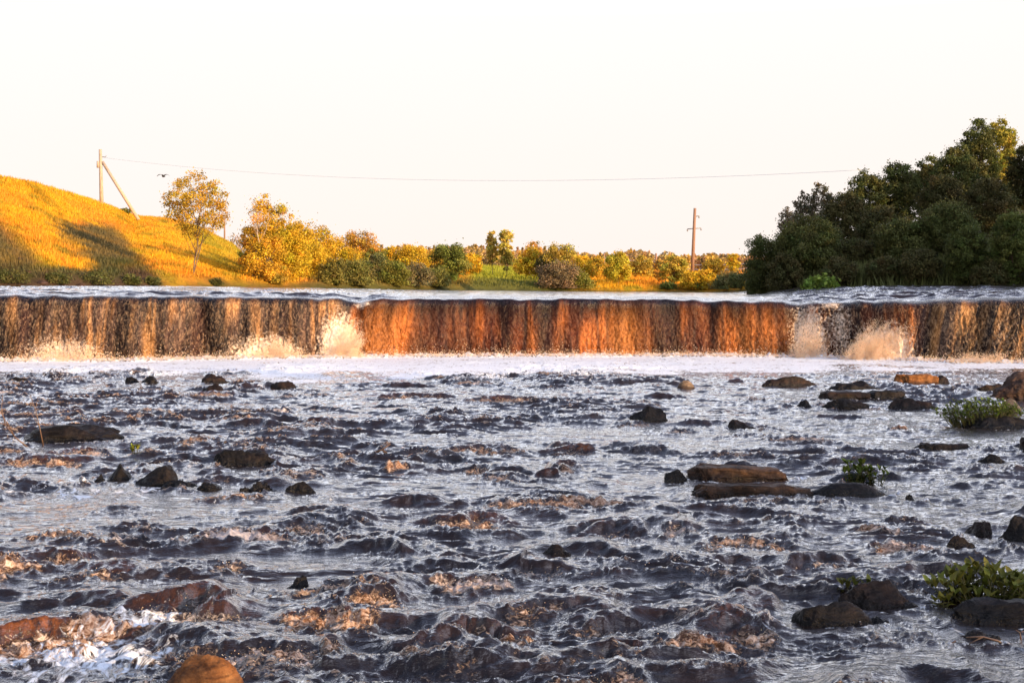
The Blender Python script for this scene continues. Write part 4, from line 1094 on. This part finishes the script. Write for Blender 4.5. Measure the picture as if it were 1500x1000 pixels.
def twig(name, label, pts, D, r, m=M_drift, side=()):
    P = [at(x, y, D + dz) for x, y, dz in pts]; o0 = P[0].copy()
    parts = [tube([p - o0 for p in P], np.linspace(r, r * .4, len(P)), 5)]
    for sd in side:
        parts.append(tube([at(x, y, D + dz) - o0 for x, y, dz in sd], [r * .6, r * .4, r * .25][:len(sd)], 4))
    V, Fc = join(parts); o = mesh_obj(name, V, Fc, m); o.location = tuple(o0); tagp(o, label, 'twig')


twig('bare_twig', 'bare dark twig curving out of the water at the far left', [(42, 656, 0), (22, 640, 0), (8, 622, .05), (2, 600, .1), (4, 578, .1)], wl(656), .012, side=([(22, 640, 0), (6, 612, -.1), (-8, 588, -.1)], [(8, 622, .05), (-4, 618, 0)]))
twig('bare_twig', 'upright bare twig right of the curving one at the far left', [(64, 655, 0), (58, 625, 0), (52, 600, 0), (44, 578, 0)], wl(652), .010, side=([(58, 625, 0), (50, 612, 0), (40, 600, 0)], [(52, 600, 0), (55, 585, 0)]))
twig('bare_twig', 'small forked twig caught in the froth left of centre', [(546, 664, 0), (560, 658, 0), (572, 650, 0)], wl(664), .022, side=([(560, 658, 0), (568, 664, 0)], [(560, 658, 0), (566, 668, 0)]))
twig('bare_twig', 'forked twig in front of the low brown slab at the bottom right', [(1474, 946, 0), (1462, 938, 0), (1440, 932, 0), (1415, 933, 0)], wl(946), .010, side=([(1440, 932, 0), (1428, 938, 0), (1418, 943, 0)], [(1400, 938, 0), (1385, 946, 0)]))
twig('bare_twig', 'short twig standing at the bottom right edge', [(1496, 940, 0), (1494, 926, 0), (1488, 922, 0)], wl(940), .006, side=([(1494, 926, 0), (1500, 924, 0)],))

# ------------------------------------------------------------------ light and sky
EL = math.radians(11.5)
sd = np.array([.79, -.61]); sd /= np.linalg.norm(sd)
S = np.array([sd[0] * math.cos(EL), sd[1] * math.cos(EL), math.sin(EL)])
from mathutils import Vector
su = bpy.data.lights.new('sun', 'SUN'); su.energy = 8.0; su.angle = math.radians(.6); su.color = (1.0, .64, .30)
so = bpy.data.objects.new('sun', su); col.objects.link(so)
so.rotation_euler = Vector(S).to_track_quat('Z', 'Y').to_euler()
w = bpy.data.worlds.new('World'); sc.world = w; w.use_nodes = True
nt = w.node_tree; bg = nt.nodes['Background']
sky = N(nt, 'ShaderNodeTexSky'); sky.sky_type = 'NISHITA'; sky.sun_disc = False
sky.sun_elevation = EL; sky.sun_rotation = math.atan2(S[0], S[1]); sky.air_density = 1.0; sky.dust_density = 1.5; sky.ozone_density = 1.0
bg.inputs['Strength'].default_value = .10
# evening haze: whitish low down, pale blue overhead, bright belt added for water reflections
tc = N(nt, 'ShaderNodeTexCoord'); sp = N(nt, 'ShaderNodeSeparateXYZ'); nt.links.new(tc.outputs['Generated'], sp.inputs[0])
hz_ = ramp(nt, sp.outputs[2], [(0.0, (11.0, 9.8, 9.2)), (.10, (11.1, 10.2, 9.7)), (.19, (11.3, 10.75, 10.45)), (.24, (27, 27.6, 30)), (.32, (14, 14.8, 18)), (.45, (3.3, 3.8, 5.8)), (1.0, (1.2, 1.6, 3.0))])
cl = noise(nt, tc.outputs['Generated'], 3.0, 5, .6, .4)
hz_ = mixc(nt, mapr(nt, cl, .50, .75, 0, .12), hz_, (10.6, 10.1, 10.3))
mx_ = mixc(nt, .92, sky.outputs[0], hz_)
# glow lobe added to the sky behind the camera to brighten the foam
el2 = math.radians(33); gd = (sd[0] * math.cos(el2), sd[1] * math.cos(el2), math.sin(el2))
dt = N(nt, 'ShaderNodeVectorMath', operation='DOT_PRODUCT'); nt.links.new(tc.outputs['Generated'], dt.inputs[0]); dt.inputs[1].default_value = gd
gl = math_(nt, 'POWER', math_(nt, 'MAXIMUM', dt.outputs['Value'], 0.0), 9.0)
mx_ = mixc(nt, gl, mx_, (36, 38, 47))
nt.links.new(mx_, bg.inputs['Color'])

cam = bpy.data.cameras.new('camera'); co = bpy.data.objects.new('camera', cam); col.objects.link(co)
co.location = (0, 0, CH); co.rotation_euler = (PI / 2, 0, 0)
cam.sensor_width = 36; cam.lens = F / 1500 * 36; cam.shift_y = -(500 - HZ) / 1500
cam.clip_end = 8000; cam.clip_start = .1
sc.camera = co
sc.view_settings.view_transform = 'Standard'; sc.view_settings.look = 'None'; sc.view_settings.exposure = 0
